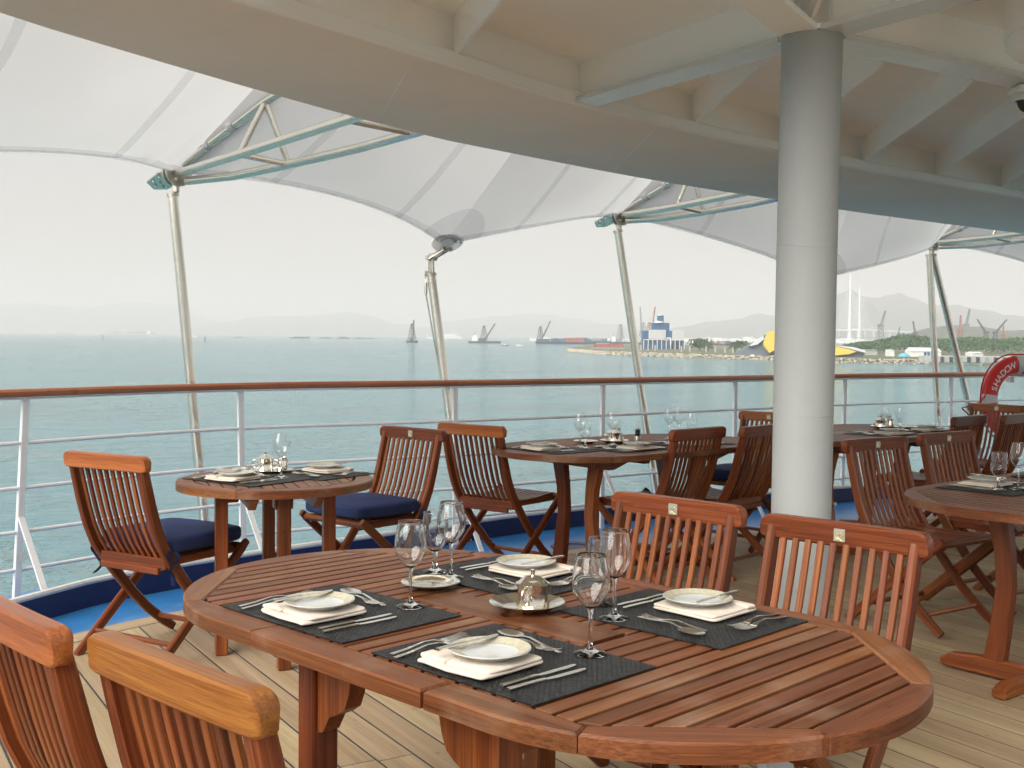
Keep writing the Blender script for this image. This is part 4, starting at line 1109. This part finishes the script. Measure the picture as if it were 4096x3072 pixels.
# ================================================================== FAR SHORE AND HARBOUR
HILL = paint('far_hill_scrub', (0.055, 0.075, 0.055), 0.9, var=0.35, scale=0.004)
LEAF = paint('shore_foliage', (0.040, 0.105, 0.035), 0.8, var=0.5, scale=0.06)
LAND = paint('shore_earth', (0.13, 0.15, 0.09), 0.9, var=0.3, scale=0.02)
ROCK = paint('pale_riprap', (0.46, 0.41, 0.33), 0.9, var=0.35, scale=0.2)
HULLD = paint('dark_hull', (0.035, 0.05, 0.075), 0.6, var=0.2, scale=0.05)
HULLB = paint('blue_hull', (0.03, 0.09, 0.17), 0.6, var=0.2, scale=0.05)
HULLW = paint('white_hull', (0.75, 0.76, 0.76), 0.5, var=0.03, scale=0.05)
HULLG = paint('grey_hull', (0.26, 0.28, 0.30), 0.6, var=0.1, scale=0.05)
HULLP = paint('haze_paled_hull', (0.48, 0.50, 0.51), 0.6, var=0.1, scale=0.05)  # farthest ships: distance haze put into the hull and cargo colour
DARKST = paint('dark_crane_steel', (0.045, 0.065, 0.085), 0.6, var=0.1, scale=0.05)
RUST = paint('red_containers', (0.34, 0.085, 0.06), 0.7, var=0.2, scale=0.05)
BBLUE = paint('blue_cladding', (0.014, 0.095, 0.24), 0.5, var=0.06, scale=0.05)
BPALE = paint('pale_louvre_cladding', (0.50, 0.53, 0.56), 0.6, var=0.04, scale=0.05)
BWHITE = paint('white_building', (0.74, 0.74, 0.72), 0.6, var=0.04, scale=0.05)
YELLOW = paint('yellow_cladding', (0.60, 0.45, 0.075), 0.55, var=0.06, scale=0.05)
SLATE = paint('grey_shell_cladding', (0.10, 0.125, 0.16), 0.5, var=0.12, scale=0.05)
CONC = paint('concrete', (0.42, 0.42, 0.40), 0.8, var=0.08, scale=0.05)
REDW = paint('red_gantry', (0.34, 0.10, 0.08), 0.7, var=0.1, scale=0.05)
GLZ = paint('dark_glazing', (0.02, 0.03, 0.04), 0.2)
TARP = paint('blue_tarpaulin', (0.10, 0.42, 0.62), 0.6)

def hill(label_name, Y, prof, depth, seed):
    """ridge with slopes before and behind, crest through the given picture points"""
    xs = [p[0] for p in prof]; n = 90; rows = [[] for _ in range(9)]
    for i in range(n + 1):
        ux = xs[0] + (xs[-1] - xs[0]) * i / n
        for a, b_ in zip(prof, prof[1:]):
            if a[0] <= ux <= b_[0]:
                f = (ux - a[0]) / (b_[0] - a[0]); f = f * f * (3 - 2 * f); uy = a[1] + (b_[1] - a[1]) * f; break
        crest = sight(ux, uy, Y); h0 = sea_z(crest.x, Y) - 4; hh = max(crest.z - h0, 3)
        hh *= 1 + .05 * noise.noise(Vector((i * .35, seed, 0))) + .03 * noise.noise(Vector((i * 1.1, seed, 5)))
        for k in range(9):
            v = (k - 5) / 5 if k <= 5 else (k - 5) / 3
            s_ = max(0, 1 - abs(v)) ** .8; w_ = 1 + .25 * noise.noise(Vector((i * .22, k * .7, seed))) if abs(v) > .05 else 1
            rows[k].append(Vector((crest.x * (1 + v * depth / Y * .3), Y + v * depth, h0 + hh * s_ * w_)))
    o = MB().grid(rows).build(label_name, HILL, None, smooth=60); return tag(o, kind='structure')
hill('hills', 24000, [(-400, 700), (-150, 672), (60, 655), (180, 664), (290, 651), (380, 660), (450, 690), (520, 702)], 3600, 1)
hill('hills', 21000, [(380, 716), (470, 697), (560, 684), (600, 683), (690, 681), (752, 674), (800, 683), (860, 700), (930, 708), (960, 714)], 3200, 2)
hill('hills', 21500, [(900, 716), (960, 694), (1020, 688), (1080, 683), (1140, 678), (1190, 680), (1240, 688), (1310, 700), (1400, 706), (1470, 712)], 3200, 3)
hill('hills', 14500, [(1400, 722), (1470, 706), (1540, 694), (1590, 690), (1640, 677), (1668, 682), (1720, 690), (1790, 668), (1830, 655), (1850, 700)], 2300, 4)
hill('hills', 12500, [(1740, 700), (1790, 640), (1835, 628), (1862, 640), (1890, 643), (1935, 634), (1975, 644), (2010, 660), (2060, 658), (2110, 668), (2180, 680), (2300, 700), (2420, 715)], 2300, 5)
hill('hills', 4300, [(1960, 722), (2010, 708), (2060, 702), (2110, 706), (2170, 714), (2240, 712), (2330, 722)], 700, 6)
# far city and port at the foot of the hills: too small to tell apart
rng = random.Random(5); mb = MB()
for k in range(420):
    ux = rng.choice((rng.uniform(1420, 1680), rng.uniform(1780, 2230), rng.uniform(1150, 1420)))
    Y = rng.uniform(4200, 6200); p = on_sea(ux, Y); h = rng.uniform(5, 16) * (1.5 if rng.random() < .08 else 1) * (.5 if ux < 1420 else 1); w_ = rng.uniform(12, 45)
    mb.box((p.x, p.y, p.z + h / 2), (w_, rng.uniform(10, 25), h), .1)
tag(mb.build('far_city', BWHITE, None, smooth=0), 'pale strip of port buildings at the foot of the hills', 'buildings', None, 'stuff')

# ---- reclaimed shore with a rock revetment
def shore_pt(ux, uy, hz=0):
    d = sight(ux, uy, 1000); k = None
    lo, hi = 300.0, 9000.0
    for _ in range(60):
        Y = (lo + hi) / 2; p = sight(ux, uy, Y)
        if p.z > sea_z(p.x, Y) + hz: lo = Y
        else: hi = Y
    return sight(ux, uy, (lo + hi) / 2)
SHORE = [shore_pt(*p) for p in ((1226, 758.5), (1260, 762), (1300, 765), (1400, 769), (1500, 773), (1600, 776), (1667, 778), (1740, 781), (1800, 783), (1900, 784.5), (1965, 785), (2080, 787), (2212, 790), (2330, 792))]
SHORE = catmull(SHORE, 5); n = len(SHORE)
BACK = []
for i, p in enumerate(SHORE):
    f = i / (n - 1); Y = 1660 + 900 * min(1, f * 5); BACK.append(Vector((p.x * Y / p.y * (1.0 if f > .03 else 1), Y, sea_z(p.x, Y) + 3.2)))
rows = [[p - Vector((0, 0, 2)) for p in SHORE], [Vector((p.x * 1.006, p.y * 1.006, p.z + 3.0)) for p in SHORE], [p.lerp(q, .4) + Vector((0, 0, 1.2)) for p, q in zip(SHORE, BACK)], BACK, [q - Vector((0, 0, 9)) for q in BACK]]
tag(MB().grid([r_[::-1] for r_ in rows]).build('shore', LAND, None, smooth=30), kind='structure')
mb = MB(); rng = random.Random(11)
for i in range(n - 1):
    a, b_ = SHORE[i], SHORE[i + 1]; cnt = int((b_ - a).length / .42)
    if i > (n - 1) * .80: cnt = int(cnt * .25)
    for k in range(cnt):
        f = rng.random(); v = rng.random(); p = a.lerp(b_, f); p = Vector((p.x * (1 + .005 * v), p.y * (1 + .005 * v), p.z - .4 + 4.0 * v)); s_ = rng.uniform(.8, 1.9)
        vs = [p + Vector((rng.uniform(.5, 1) * s_ * x, rng.uniform(.5, 1) * s_ * y, rng.uniform(.4, .9) * s_ * z)) for x, y, z in ((1, 0, -.3), (-.6, .8, -.3), (-.6, -.8, -.3), (.6, .6, .6), (-.8, 0, .7), (.4, -.8, .6))]
        mb._add(vs, [(0, 1, 2), (0, 3, 1), (1, 3, 4), (1, 4, 2), (2, 4, 5), (2, 5, 0), (0, 5, 3), (3, 5, 4)])
tag(mb.build('riprap', ROCK, None, smooth=0), 'pale rock revetment along the water line of the far shore', 'rocks', None, 'stuff')

# ---- wood on the shore
mb = MB(); rng = random.Random(3)
def topline(ux):
    pts = [(1700, 762), (1790, 752), (1850, 742), (1905, 735), (1950, 722), (1985, 728), (2040, 733), (2110, 729), (2150, 734), (2212, 730), (2330, 728)]
    for a, b_ in zip(pts, pts[1:]):
        if a[0] <= ux <= b_[0]: return a[1] + (b_[1] - a[1]) * (ux - a[0]) / (b_[0] - a[0])
    return 740
for k in range(16000):
    ux = rng.uniform(1740, 2330); Y = rng.uniform(1350, 1700); base = shore_pt(1900, 770)
    g = sea_z(ux - 1106, Y) + 4; t_ = sight(ux, topline(ux) + 5 * noise.noise(Vector((ux * .09, Y * .02, 0))) + 4 * noise.noise(Vector((ux * .3, Y * .05, 3))), Y)
    v = rng.random() ** .6; p = Vector((t_.x, Y, g + (t_.z - g) * v)); s_ = rng.uniform(.8, 2.0)
    if t_.z - g < 1: continue
    d1 = Vector((rng.uniform(-1, 1), rng.uniform(-1, 1), rng.uniform(-1, 1))).normalized() * s_; d2 = Vector((rng.uniform(-1, 1), rng.uniform(-1, 1), rng.uniform(-.4, 1))).normalized() * s_
    mb._add([p - d1, p + d2, p + d1, p - d2], [(0, 1, 2, 3)])
tag(mb.build('wood', LEAF, None, smooth=0), 'dense green wood behind the white shed on the far shore', 'trees', None, 'stuff')
def shrub(ux, uy, Y, w_, h, label):
    p = sight(ux, uy, Y); o = thing('shore_tree', label, 'tree', p, 0, 'trees on the far shore'); rg = random.Random(int(ux)); mb = MB()
    for k in range(260):
        q = Vector((rg.gauss(0, .33) * w_, rg.gauss(0, .33) * w_, h * (.25 + .75 * rg.random()))); s_ = w_ * .10
        d1 = Vector((rg.uniform(-1, 1), rg.uniform(-1, 1), rg.uniform(-1, 1))) * s_; d2 = Vector((rg.uniform(-1, 1), rg.uniform(-1, 1), rg.uniform(-1, 1))) * s_
        mb._add([q - d1, q + d2, q + d1, q - d2], [(0, 1, 2, 3)])
    mb.build('crown', LEAF, o, smooth=0)
    mb = MB(); mb.tube([(0, 0, -1), (0, 0, h * .6)], [w_ * .05, w_ * .02], 6); mb.build('trunk', HULLD, o)
shrub(1512, 757, 1500, 18, 15, 'dark green tree right of the blue building'); shrub(1530, 757, 1480, 12, 10, 'smaller green tree second from the blue building')
shrub(1600, 758, 1400, 14, 12, 'green tree beside the grey curved shell'); shrub(1588, 758, 1420, 12, 10, 'low green tree left of the grey curved shell'); shrub(1872, 765, 1180, 9, 9, 'round bush at the tip of the yellow shell')

def lattice(mb, a, b_, w0, w1, k, r_):
    """four-legged braced mast from a to b"""
    a, b_ = Vector(a), Vector(b_); d = (b_ - a).normalized(); s_ = d.orthogonal().normalized(); q = d.cross(s_)
    def pt(t_, i):
        w_ = w0 + (w1 - w0) * t_; an = math.pi / 4 + i * math.pi / 2; return a.lerp(b_, t_) + (s_ * math.cos(an) + q * math.sin(an)) * w_ * .707
    for i in range(4): mb.tube([pt(0, i), pt(1, i)], r_, 4)
    for j in range(k):
        for i in range(4):
            t0, t1 = j / k, (j + 1) / k
            mb.tube([pt(t0, i), pt(t1, (i + 1) % 4)], r_ * .7, 4); mb.tube([pt(t1, i), pt(t1, (i + 1) % 4)], r_ * .7, 4)
    return mb
def hull(mb, L_, B, D, sheer=.15):
    """ship's hull along x, bow at +x"""
    st = [(-.5, .82), (-.45, .95), (-.2, 1), (.2, 1), (.38, .8), (.47, .35), (.5, .05)]; rows = []
    for f, w_ in st:
        z = D * (1 + sheer * (2 * max(0, f)) ** 2)
        rows.append([Vector((f * L_, -B / 2 * w_, z)), Vector((f * L_ * .97, -B / 2 * w_ * .8, -1)), Vector((f * L_ * .97, B / 2 * w_ * .8, -1)), Vector((f * L_, B / 2 * w_, z)), Vector((f * L_, -B / 2 * w_, z))])
    mb.grid(rows); mb._add(rows[0][:4], [(0, 1, 2, 3)]); return mb
def vessel(name, label, cat, ux, Y, L_, B, D, mat, head=0, group=None):
    o = thing(name, label, cat, on_sea(ux, Y), R(head), group); hull(MB(), L_, B, D).build('hull', mat, o, smooth=30); return o
def house(o, name, x, y, z, lx, ly, lz, mat): return MB().box((x, y, z + lz / 2), (lx, ly, lz), .2).build(name, mat, o, smooth=0)
def cargo(label, ux, Y, L_, D=4, mat=HULLG, head=0, bridge=9, stack=0, smat=RUST):
    o = vessel('cargo_ship', label, 'ship', ux, Y, L_, L_ * .14, D, mat, head, 'cargo ships at anchor')
    b_ = house(o, 'bridge', -L_ * .40, 0, D, L_ * .09, L_ * .11, bridge, HULLW); house(o, 'funnel', -L_ * .46, 0, D, L_ * .03, L_ * .03, bridge * .9, mat)
    house(o, 'hatch', L_ * .02, 0, D, L_ * .62, L_ * .10, 1.6, mat); mb = MB(); mb.tube([(L_ * .43, 0, D), (L_ * .43, 0, D + 9)], .4, 5); mb.build('foremast', mat, o)
    mb = MB(); mb.tube([(-L_ * .40, 0, D + bridge), (-L_ * .40, 0, D + bridge + 6)], .35, 5); mb.build('mast', mat, o)
    if stack:
        k = 0; x = -L_ * .30; rg = random.Random(int(ux))
        while x < L_ * .40: house(o, 'container_stack', x, 0, D, L_ * .052, L_ * .12, stack * rg.uniform(.6, 1), rg.choice((smat, HULLB, HULLG) if smat is not HULLP else (HULLP, HULLG))); x += L_ * .06
    return o
cargo('faint large container ship at the left below the hills', 278, 9500, 440, 14, HULLP, 180, 22, 17, HULLP)
cargo('faint cargo ship far left, second from the left edge', 138, 9000, 170, 8, HULLP, 0, 22, 9, HULLP)
cargo('faint white-wake ship at the very left', 60, 8800, 90, 5, HULLP, 10, 14)
cargo('grey freighter with its bridge at the left, mid horizon', 648, 5200, 92, 6, HULLD, 0, 13)
cargo('small dark barge left of the freighter by the nearest strut', 515, 5200, 38, 3, HULLD, 0, 5)
cargo('small dark coaster right of the freighter', 702, 5300, 56, 4, HULLD, 0, 6)
cargo('long dark barge with deck cargo on the mid horizon', 742, 5300, 60, 4, HULLD, 180, 6, 5, HULLD)
cargo('dark barge astern of the long barge with deck cargo', 775, 5350, 46, 4, HULLD, 0, 5)
cargo('small dark coaster farther right on the mid horizon', 800, 5450, 44, 3, HULLD, 0, 5)
def ferry(label, ux, Y, L_, k):
    o = vessel('cruise_ship', label, 'ship', ux, Y, L_, L_ * .13, L_ * .045, HULLW, 180, 'white passenger ships'); z = L_ * .045
    for j in range(k): house(o, 'deck_house', -L_ * .03 * j * .2 - L_ * .02, 0, z + j * L_ * .017, L_ * (.84 - .10 * j), L_ * .11, L_ * .0165, HULLW)
    for j in range(k):
        s_ = MB().box((-L_ * .03 * j * .2 - L_ * .02, -L_ * .0556, z + j * L_ * .017 + L_ * .010), (L_ * (.80 - .10 * j), L_ * .002, L_ * .005), .02).build('window_strip', GLZ, o, smooth=0)
    house(o, 'funnel', -L_ * .26, 0, z + k * L_ * .017, L_ * .05, L_ * .05, L_ * .035, HULLW); mb = MB(); mb.tube([(L_ * .18, 0, z + k * L_ * .017), (L_ * .18, 0, z + k * L_ * .017 + L_ * .04)], L_ * .003, 5); mb.build('mast', HULLW, o)
ferry('white cruise ship behind the middle strut', 962, 6000, 190, 5)
ferry('small white ferry half hidden by the nearest strut', 408, 5600, 88, 3)
def crane_barge(label, ux, Y, L_, head, tower, boom, mat=DARKST, hmat=HULLD, cabin=True):
    o = vessel('crane_barge', label, 'barge', ux, Y, L_, L_ * .30, 5, hmat, head, 'derrick barges')
    mb = MB(); lattice(mb, (tower[0], 0, 5), (tower[0], 0, 5 + tower[1]), tower[1] * .40, tower[1] * .13, 5, .8); mb.build('tower', mat, o, smooth=0)
    house(o, 'tower_head', tower[0], 0, 5 + tower[1], tower[1] * .16, tower[1] * .16, 4, mat)
    a, b_ = Vector((tower[0] + (3 if boom[0] > 0 else -3), 0, 10)), Vector((tower[0] + boom[0], 0, 5 + boom[1]))
    mb = MB(); lattice(mb, a, b_, 3.2, 1.4, 9, .6); mb.build('boom', mat, o, smooth=0)
    mb = MB(); mb.tube([Vector((tower[0], 0, 8 + tower[1])), b_], .28, 4); mb.build('stay', mat, o)
    house(o, 'machinery_house', tower[0] + (-L_ * .05), 0, 5, L_ * .22, L_ * .2, 8, mat)
    if cabin:
        house(o, 'accommodation', -L_ * .30, 0, 5, L_ * .16, L_ * .18, 11, HULLW); house(o, 'wheelhouse', -L_ * .30, 0, 16, L_ * .10, L_ * .13, 5, HULLW)
        mb = MB(); mb.tube([(-L_ * .3, 0, 20), (-L_ * .3, 0, 32)], .5, 5); mb.build('mast', REDW, o)
    return o
crane_barge('dark derrick barge with a tall pointed tower left of the middle strut', 890, 3050, 33, 20, (0, 42), (5, 56), cabin=False)
crane_barge('derrick barge with raised boom and white wheelhouse right of the middle strut', 1047, 3050, 88, 0, (-2, 38), (30, 48))
o = crane_barge('long blue container barge with derrick crane, right of centre', 1222, 2950, 160, 180, (66, 36), (-26, 54), hmat=HULLB, cabin=False)
house(o, 'accommodation', 52, 0, 5, 14, 18, 12, HULLW)
for k in range(11): house(o, 'container_stack', 34 - k * 9.5, 0, 5, 9, 20, (9, 10, 9, 10, 11, 11, 11, 12, 12, 12, 8)[k], (HULLB, HULLB, HULLB, HULLB, RUST, RUST, RUST, RUST, RUST, HULLB, HULLD)[k])
crane_barge('pale derrick barge behind the rocky spit, left of the blue building', 1342, 3200, 70, 0, (-3, 46), (4, 50), mat=HULLG, hmat=HULLD)
crane_barge('twin-boomed crane barge behind the blue building, left boom', 1386, 2900, 50, 0, (4, 48), (-9, 92), mat=HULLG, hmat=HULLD, cabin=False)
crane_barge('crane barge behind the blue building with boom slanting right', 1400, 2900, 40, 0, (3, 48), (14, 92), mat=REDW, hmat=HULLD, cabin=False)
cargo('dark barge moored right of the blue building', 1545, 2600, 120, 6, HULLD, 0, 8, 7); cargo('dark barge behind the trees left of the grey shell', 1590, 2500, 90, 6, HULLD, 180, 8, 7)
cargo('dark barge loaded with containers behind the rocky spit', 1290, 3600, 95, 6, HULLD, 180, 9, 9)
for ux, Y, lab in ((222, 3600, 'small dark navigation buoy at the left'), (443, 3000, 'small dark navigation buoy right of the nearest strut')):
    o = thing('navigation_buoy', lab, 'buoy', on_sea(ux, Y), 0, 'navigation buoys')
    MB().lathe([(.1, -.5), (3.0, -.5), (3.2, 1.2), (2.6, 2.0), (.1, 2.0)], 12).build('float', HULLD, o)
    mb = MB(); lattice(mb, (0, 0, 2), (0, 0, 11), 3.4, 1.0, 3, .28); mb.build('cage', DARKST, o, smooth=0); MB().lathe([(.1, 11), (1.1, 11), (.9, 13), (.1, 14.5)], 8).build('topmark', DARKST, o)
for ux, lab in ((1092, 'left one of two small speedboats trailing white wakes'), (1122, 'right one of two small speedboats trailing white wakes')):
    o = vessel('speedboat', lab, 'boat', ux, 2350, 15, 4.5, 1.6, HULLB if ux < 1100 else HULLW, 0, 'speedboats'); house(o, 'cabin', -2, 0, 1.6, 5, 3, 1.8, HULLW)
    mb = MB(); mb.grid([[Vector((x, y * (1 + abs(x) * .03), .25 - abs(y) * .03)) for y in (-2.5, 0, 2.5)] for x in (-4, -14, -26, -40)]); mb.build('wake', HULLW, o, smooth=0)

# ---- blue waterfront building
Yb = 1720; p0 = sight(1434, 755.5, Yb); bb = thing('waterfront_building', 'deep blue stepped building with pale louvred upper walls and white posts', 'building', p0, R(0)); k = Yb / 2450.0
def bx(name, u0, u1, v0, v1, dy, th, mat, parent=bb):
    """block between picture columns u (relative) and heights v in px above the base, dy metres behind the front"""
    return MB().box(((u0 + u1) / 2 * k, dy + th / 2, (v0 + v1) / 2 * k), ((u1 - u0) * k, th, (v1 - v0) * k), .15).build(name, mat, parent, smooth=0)
bx('wall', -44, 44, 0, 41, 3, 26, BBLUE); bx('louvre_wall', -33, 4, 22, 43, 0, 2.5, BPALE); bx('louvre_wall', 18, 44.5, 22, 43, 1, 2.5, BPALE)
bx('tower', -24, 13, 41, 58, 8, 14, BBLUE); bx('tower', -24, -8, 58, 60, 9, 12, BPALE); bx('tower', -12, 1, 58, 74, 11, 8, BBLUE)
MB().lathe([(.1, 58 * k), (6.5, 58 * k), (6.5, 62 * k), (.1, 62 * k)], 20, (-9 * k, 10, 0)).build('drum', BWHITE, bb); MB().lathe([(.1, 74 * k), (4.2, 74 * k), (4.2, 75.5 * k), (.1, 75.5 * k)], 20, (-6 * k, 15, 0)).build('drum', BWHITE, bb)
for j in range(9): bx('window_band', -43 + j * 9.7, -37.5 + j * 9.7, 1, 17, 2.4, .9, GLZ if j > 5 else BBLUE)
for j in range(10): bx('post', -44 + j * 9.7, -42.6 + j * 9.7, 0, 21, .6, 1.4, BWHITE)
bx('string_course', -44, 44, 20.5, 22, .4, 2, BWHITE)
for j in range(5): bx('louvre', -33, 4, 25 + j * 3.6, 25.5 + j * 3.6, -.3, .4, BWHITE); bx('louvre', 18, 44.5, 25 + j * 3.6, 25.5 + j * 3.6, .7, .4, BWHITE)
bx('duct', 5, 16, 24, 26.5, .5, 2.6, BWHITE); bx('duct', 13.5, 16, 10, 24, .5, 2.6, BWHITE)
# red hoarding and pier at the tip of the spit
p1 = sight(1312, 752, 1660); pr = thing('red_hoarding', 'low red hoarding standing on a pier at the tip of the spit', 'hoarding', p1, 0); k = 1660 / 2450
for j in range(8): MB().box((-28 * k + j * 8 * k + 2, 0, 5 * k), (7.4 * k, 1.5, 8 * k), .1).build('panel', REDW, pr, smooth=0)
MB().box((2 * k, 4, -.5), (70 * k, 12, 3), .1).build('pier', HULLG, pr, smooth=0)
for j, (ux, uy) in enumerate(((1385, 757), (1400, 758), (1415, 758), (1472, 760), (1490, 760), (1525, 761), (1545, 761), (1566, 762), (1583, 763), (1597, 764))):
    p = sight(ux, uy, 1330); o = thing('gate_post', 'pale concrete fence post on the far shore, %s from the left' % ('first', 'second', 'third', 'fourth', 'fifth', 'sixth', 'seventh', 'eighth', 'ninth', 'last')[j], 'post', p, 0, 'concrete posts on the far shore')
    MB().box((0, 0, 3.2), (1.6, 1.6, 6.4), .1).build('shaft', CONC, o, smooth=0); MB().box((0, 0, 6.6), (2.0, 2.0, .5), .05).build('cap', CONC, o, smooth=0)
# ---- angular yellow and grey shell building behind the column
Ys = 1120; ks = Ys / 2450; p2 = sight(1735, 771, Ys); sh = thing('shell_building', 'angular grey shell building with yellow cut faces behind the column', 'building', p2, 0)
def facet(name, pts, mat, depth=14, dy=0):
    """solid wedge with the outline pts (px right, px up) leaning back with height"""
    n_ = len(pts); vs = [(x * ks, dy + y * ks * .35, y * ks) for x, y in pts] + [(x * ks, dy + depth + y * ks * .2, y * ks * .8) for x, y in pts]
    mb = MB(); mb._add(vs, [tuple(range(n_)), tuple(range(2 * n_ - 1, n_ - 1, -1))] + [(i, i + n_, (i + 1) % n_ + n_, (i + 1) % n_) for i in range(n_)]); return mb.build(name, mat, sh, smooth=0)
facet('shell', [(-132, 3), (-120, 20), (-100, 34), (-84, 44), (-70, 52), (-40, 40), (60, 24), (112, 22), (138, 12), (128, -4), (0, -5), (-100, -4)], SLATE, 30, 4)
facet('roof_shell', [(-116, 22), (-100, 36), (-84, 45), (-82, 38), (-98, 26)], BPALE, 10, -1)
facet('yellow_face', [(-86, 30), (-76, 54), (-52, 56), (-52, 20), (-74, 8)], YELLOW, 4, -3)
facet('yellow_face', [(30, 22), (58, 26), (90, 20), (116, 13), (100, 7), (50, 2), (30, 4)], YELLOW, 4, -1)
facet('yellow_fin', [(40, 24), (40, 36), (56, 37), (62, 27)], YELLOW, 4, 3)
facet('roof_shell', [(62, 27), (110, 22), (138, 14), (134, 10), (112, 16), (90, 21)], BPALE, 6, -2)
for x in (-116, -62): bq = facet('doorway', [(x, -4), (x, 4), (x + 8, 4), (x + 8, -4)], BWHITE, 2, -6)
# ---- sheds and yard
def shed(label, ux, uy, Y, w_, h, roof, mat=BWHITE):
    k_ = Y / 2450; o = thing('shed', label, 'shed', sight(ux, uy, Y), 0, 'sheds on the far shore'); W, H_ = w_ * k_ / 2, h * k_
    MB().box((0, 8, H_ / 2), (2 * W, 16, H_), .1).build('wall', mat, o, smooth=0)
    mb = MB(); mb._add([(-W * 1.02, -1, H_), (W * 1.02, -1, H_), (W * 1.02, 17, H_), (-W * 1.02, 17, H_), (-W * .96, 8, H_ + roof * k_), (W * .96, 8, H_ + roof * k_)], [(0, 1, 5, 4), (2, 3, 4, 5), (1, 2, 5), (3, 0, 4), (3, 2, 1, 0)]); mb.build('roof', mat, o, smooth=0)
    return o, W, H_
o, W, H_ = shed('large white shed in front of the wood, behind the struts', 2000, 771, 1080, 66, 12, 8)
for j in range(3): MB().box((-W * .05 + j * 3.2, -.1, 2.4), (2.4, .3, 4), .05).build('door', BBLUE, o, smooth=0)
shed('small white cabin left of the large white shed', 1928, 770, 1080, 8, 14, 1); shed('grey low building beside the yellow shell', 1882, 767, 1120, 26, 11, 1, CONC)
shed('white flat-roofed hut left of the lifebuoy', 2112, 769, 1040, 24, 6, 3)
o = thing('tarpaulin_heap', 'blue tarpaulin heap between cabin and white shed', 'tarpaulin', sight(1952, 770, 1080), 0)
MB().lathe([(5.5, 0), (4.6, 1.6), (2.4, 3.0), (.1, 3.4)], 10).build('cover', TARP, o)
jt = thing('concrete_quay', 'pale concrete quay with square fenders at the far right shore', 'quay', sight(2090, 780, 920), 0)
MB().box((14, 8, 1.5), (96, 16, 5), .2).build('wall', CONC, jt, smooth=0)
for j in range(13): MB().box((-28 + j * 7.2, -.8, 1.0), (2.6, 1.6, 4.6), .2).build('fender', HULLD if j % 3 else HULLG, jt, smooth=0)
# ---- cable-stayed bridge
Yc = 5200; kb = Yc / 2450; br = thing('cable_stayed_bridge', 'pale cable-stayed bridge with two tall needle pylons right of the column', 'bridge', sight(1835, 727, Yc), 0)
z0 = 0
MB().sweep([(-60 * kb, 0, 13 * kb), (30 * kb, 0, 15 * kb), (160 * kb, 120, 11 * kb), (420 * kb, 300, 6 * kb)], 20, 3 * kb, (0, 1, 0), ch=.3).build('deck_girder', HULLW, br, smooth=0)
for j in range(12): p = -40 + j * 20; MB().box((p * kb, 20 + max(0, p) * .6, 6.0 * kb), (2.2 * kb, 12, 12 * kb), .2).build('pier', HULLW, br, smooth=0)
for px, hh, yy in ((0, 133, 0), (38, 110, 120)):
    MB().tube([(px * kb, yy, -4 * kb), (px * kb, yy, 40 * kb), (px * kb, yy, 90 * kb * hh / 133), (px * kb, yy, hh * kb)], [4.4 * kb, 3.2 * kb, 2.2 * kb, 1.4 * kb], 12).build('pylon', HULLW, br)
    for j in range(14):
        f = .45 + .5 * j / 13
        for s_ in (-1, 1):
            MB().tube([(px * kb, yy, hh * kb * f), (px * kb + s_ * (6 + j * 2.1) * kb, yy + s_ * 12, 15 * kb)], .36, 4).build('stay_cable', HULLW, br, smooth=0)
def port_crane(label, ux, top, Y, lean, mat):
    p = on_sea(ux, Y); q = sight(ux, top, Y); h = q.z - p.z - 3; k_ = h / 60
    o = thing('port_crane', label, 'crane', p + Vector((0, 0, 3)), 0, 'harbour cranes')
    mb = MB(); lattice(mb, (0, 0, -3), (0, 0, h * .55), 13 * k_, 5 * k_, 5, .7 * k_); mb.build('tower', mat, o, smooth=0)
    mb = MB(); lattice(mb, (0, 0, h * .5), (lean * k_, 0, h), 3.6 * k_, 1.8 * k_, 7, .5 * k_); mb.build('boom', mat, o, smooth=0)
    MB().box((0, 0, h * .53), (9 * k_, 9 * k_, 5 * k_), .2).build('cab', mat, o, smooth=0)
port_crane('faint quay crane with raised boom under the bridge', 1902, 671, 4600, 8, DARKST); port_crane('dark crane mast seen left of the slanting strut', 1977, 694, 2600, -6, DARKST)
port_crane('red crane mast between the strut and dark tree tops', 2074, 681, 2600, 0, REDW); port_crane('faint grey crane before the right hills', 2086, 668, 4600, 6, DARKST)
port_crane('dark crane leaning left above the lifebuoy', 2130, 690, 2600, -20, DARKST); port_crane('dark crane leaning right above the lifebuoy', 2150, 690, 2600, 24, DARKST)
port_crane('red tower crane at the right edge', 2167, 702, 2500, 0, REDW); port_crane('grey crane between bridge and strut', 1940, 706, 3600, 5, DARKST)

# ---- haze: one box of even, pale air round everything but the sky
HZ = bpy.data.materials.new('haze_air'); HZ.use_nodes = True; t = HZ.node_tree; t.nodes.clear()
vo = t.nodes.new('ShaderNodeVolumePrincipled'); mo = t.nodes.new('ShaderNodeOutputMaterial')
vo.inputs['Color'].default_value = (0.89, 0.89, 0.895, 1); vo.inputs['Density'].default_value = 1.25e-4; vo.inputs['Anisotropy'].default_value = 0.0
vo.inputs['Density Attribute'].default_value = ''; vo.inputs['Color Attribute'].default_value = ''; vo.inputs['Temperature Attribute'].default_value = ''
HZ.cycles.homogeneous_volume = True
t.links.new(vo.outputs[0], mo.inputs['Volume'])
mb = MB(); X0, X1, Y0, Y1, Z0, Z1 = -29000, 29000, -2700, 30000, -90, 800
vs = [(x, y, z_) for x in (X0, X1) for y in (Y0, Y1) for z_ in (Z0, Z1)]
mb._add(vs, [(0, 1, 3, 2), (4, 6, 7, 5), (0, 4, 5, 1), (2, 3, 7, 6), (0, 2, 6, 4), (1, 5, 7, 3)])
hz = bpy.data.objects.new('haze', mb.mesh('haze', HZ, 0)); COL.objects.link(hz); tag(hz, 'pale sea haze filling the harbour air', 'haze', None, 'stuff')
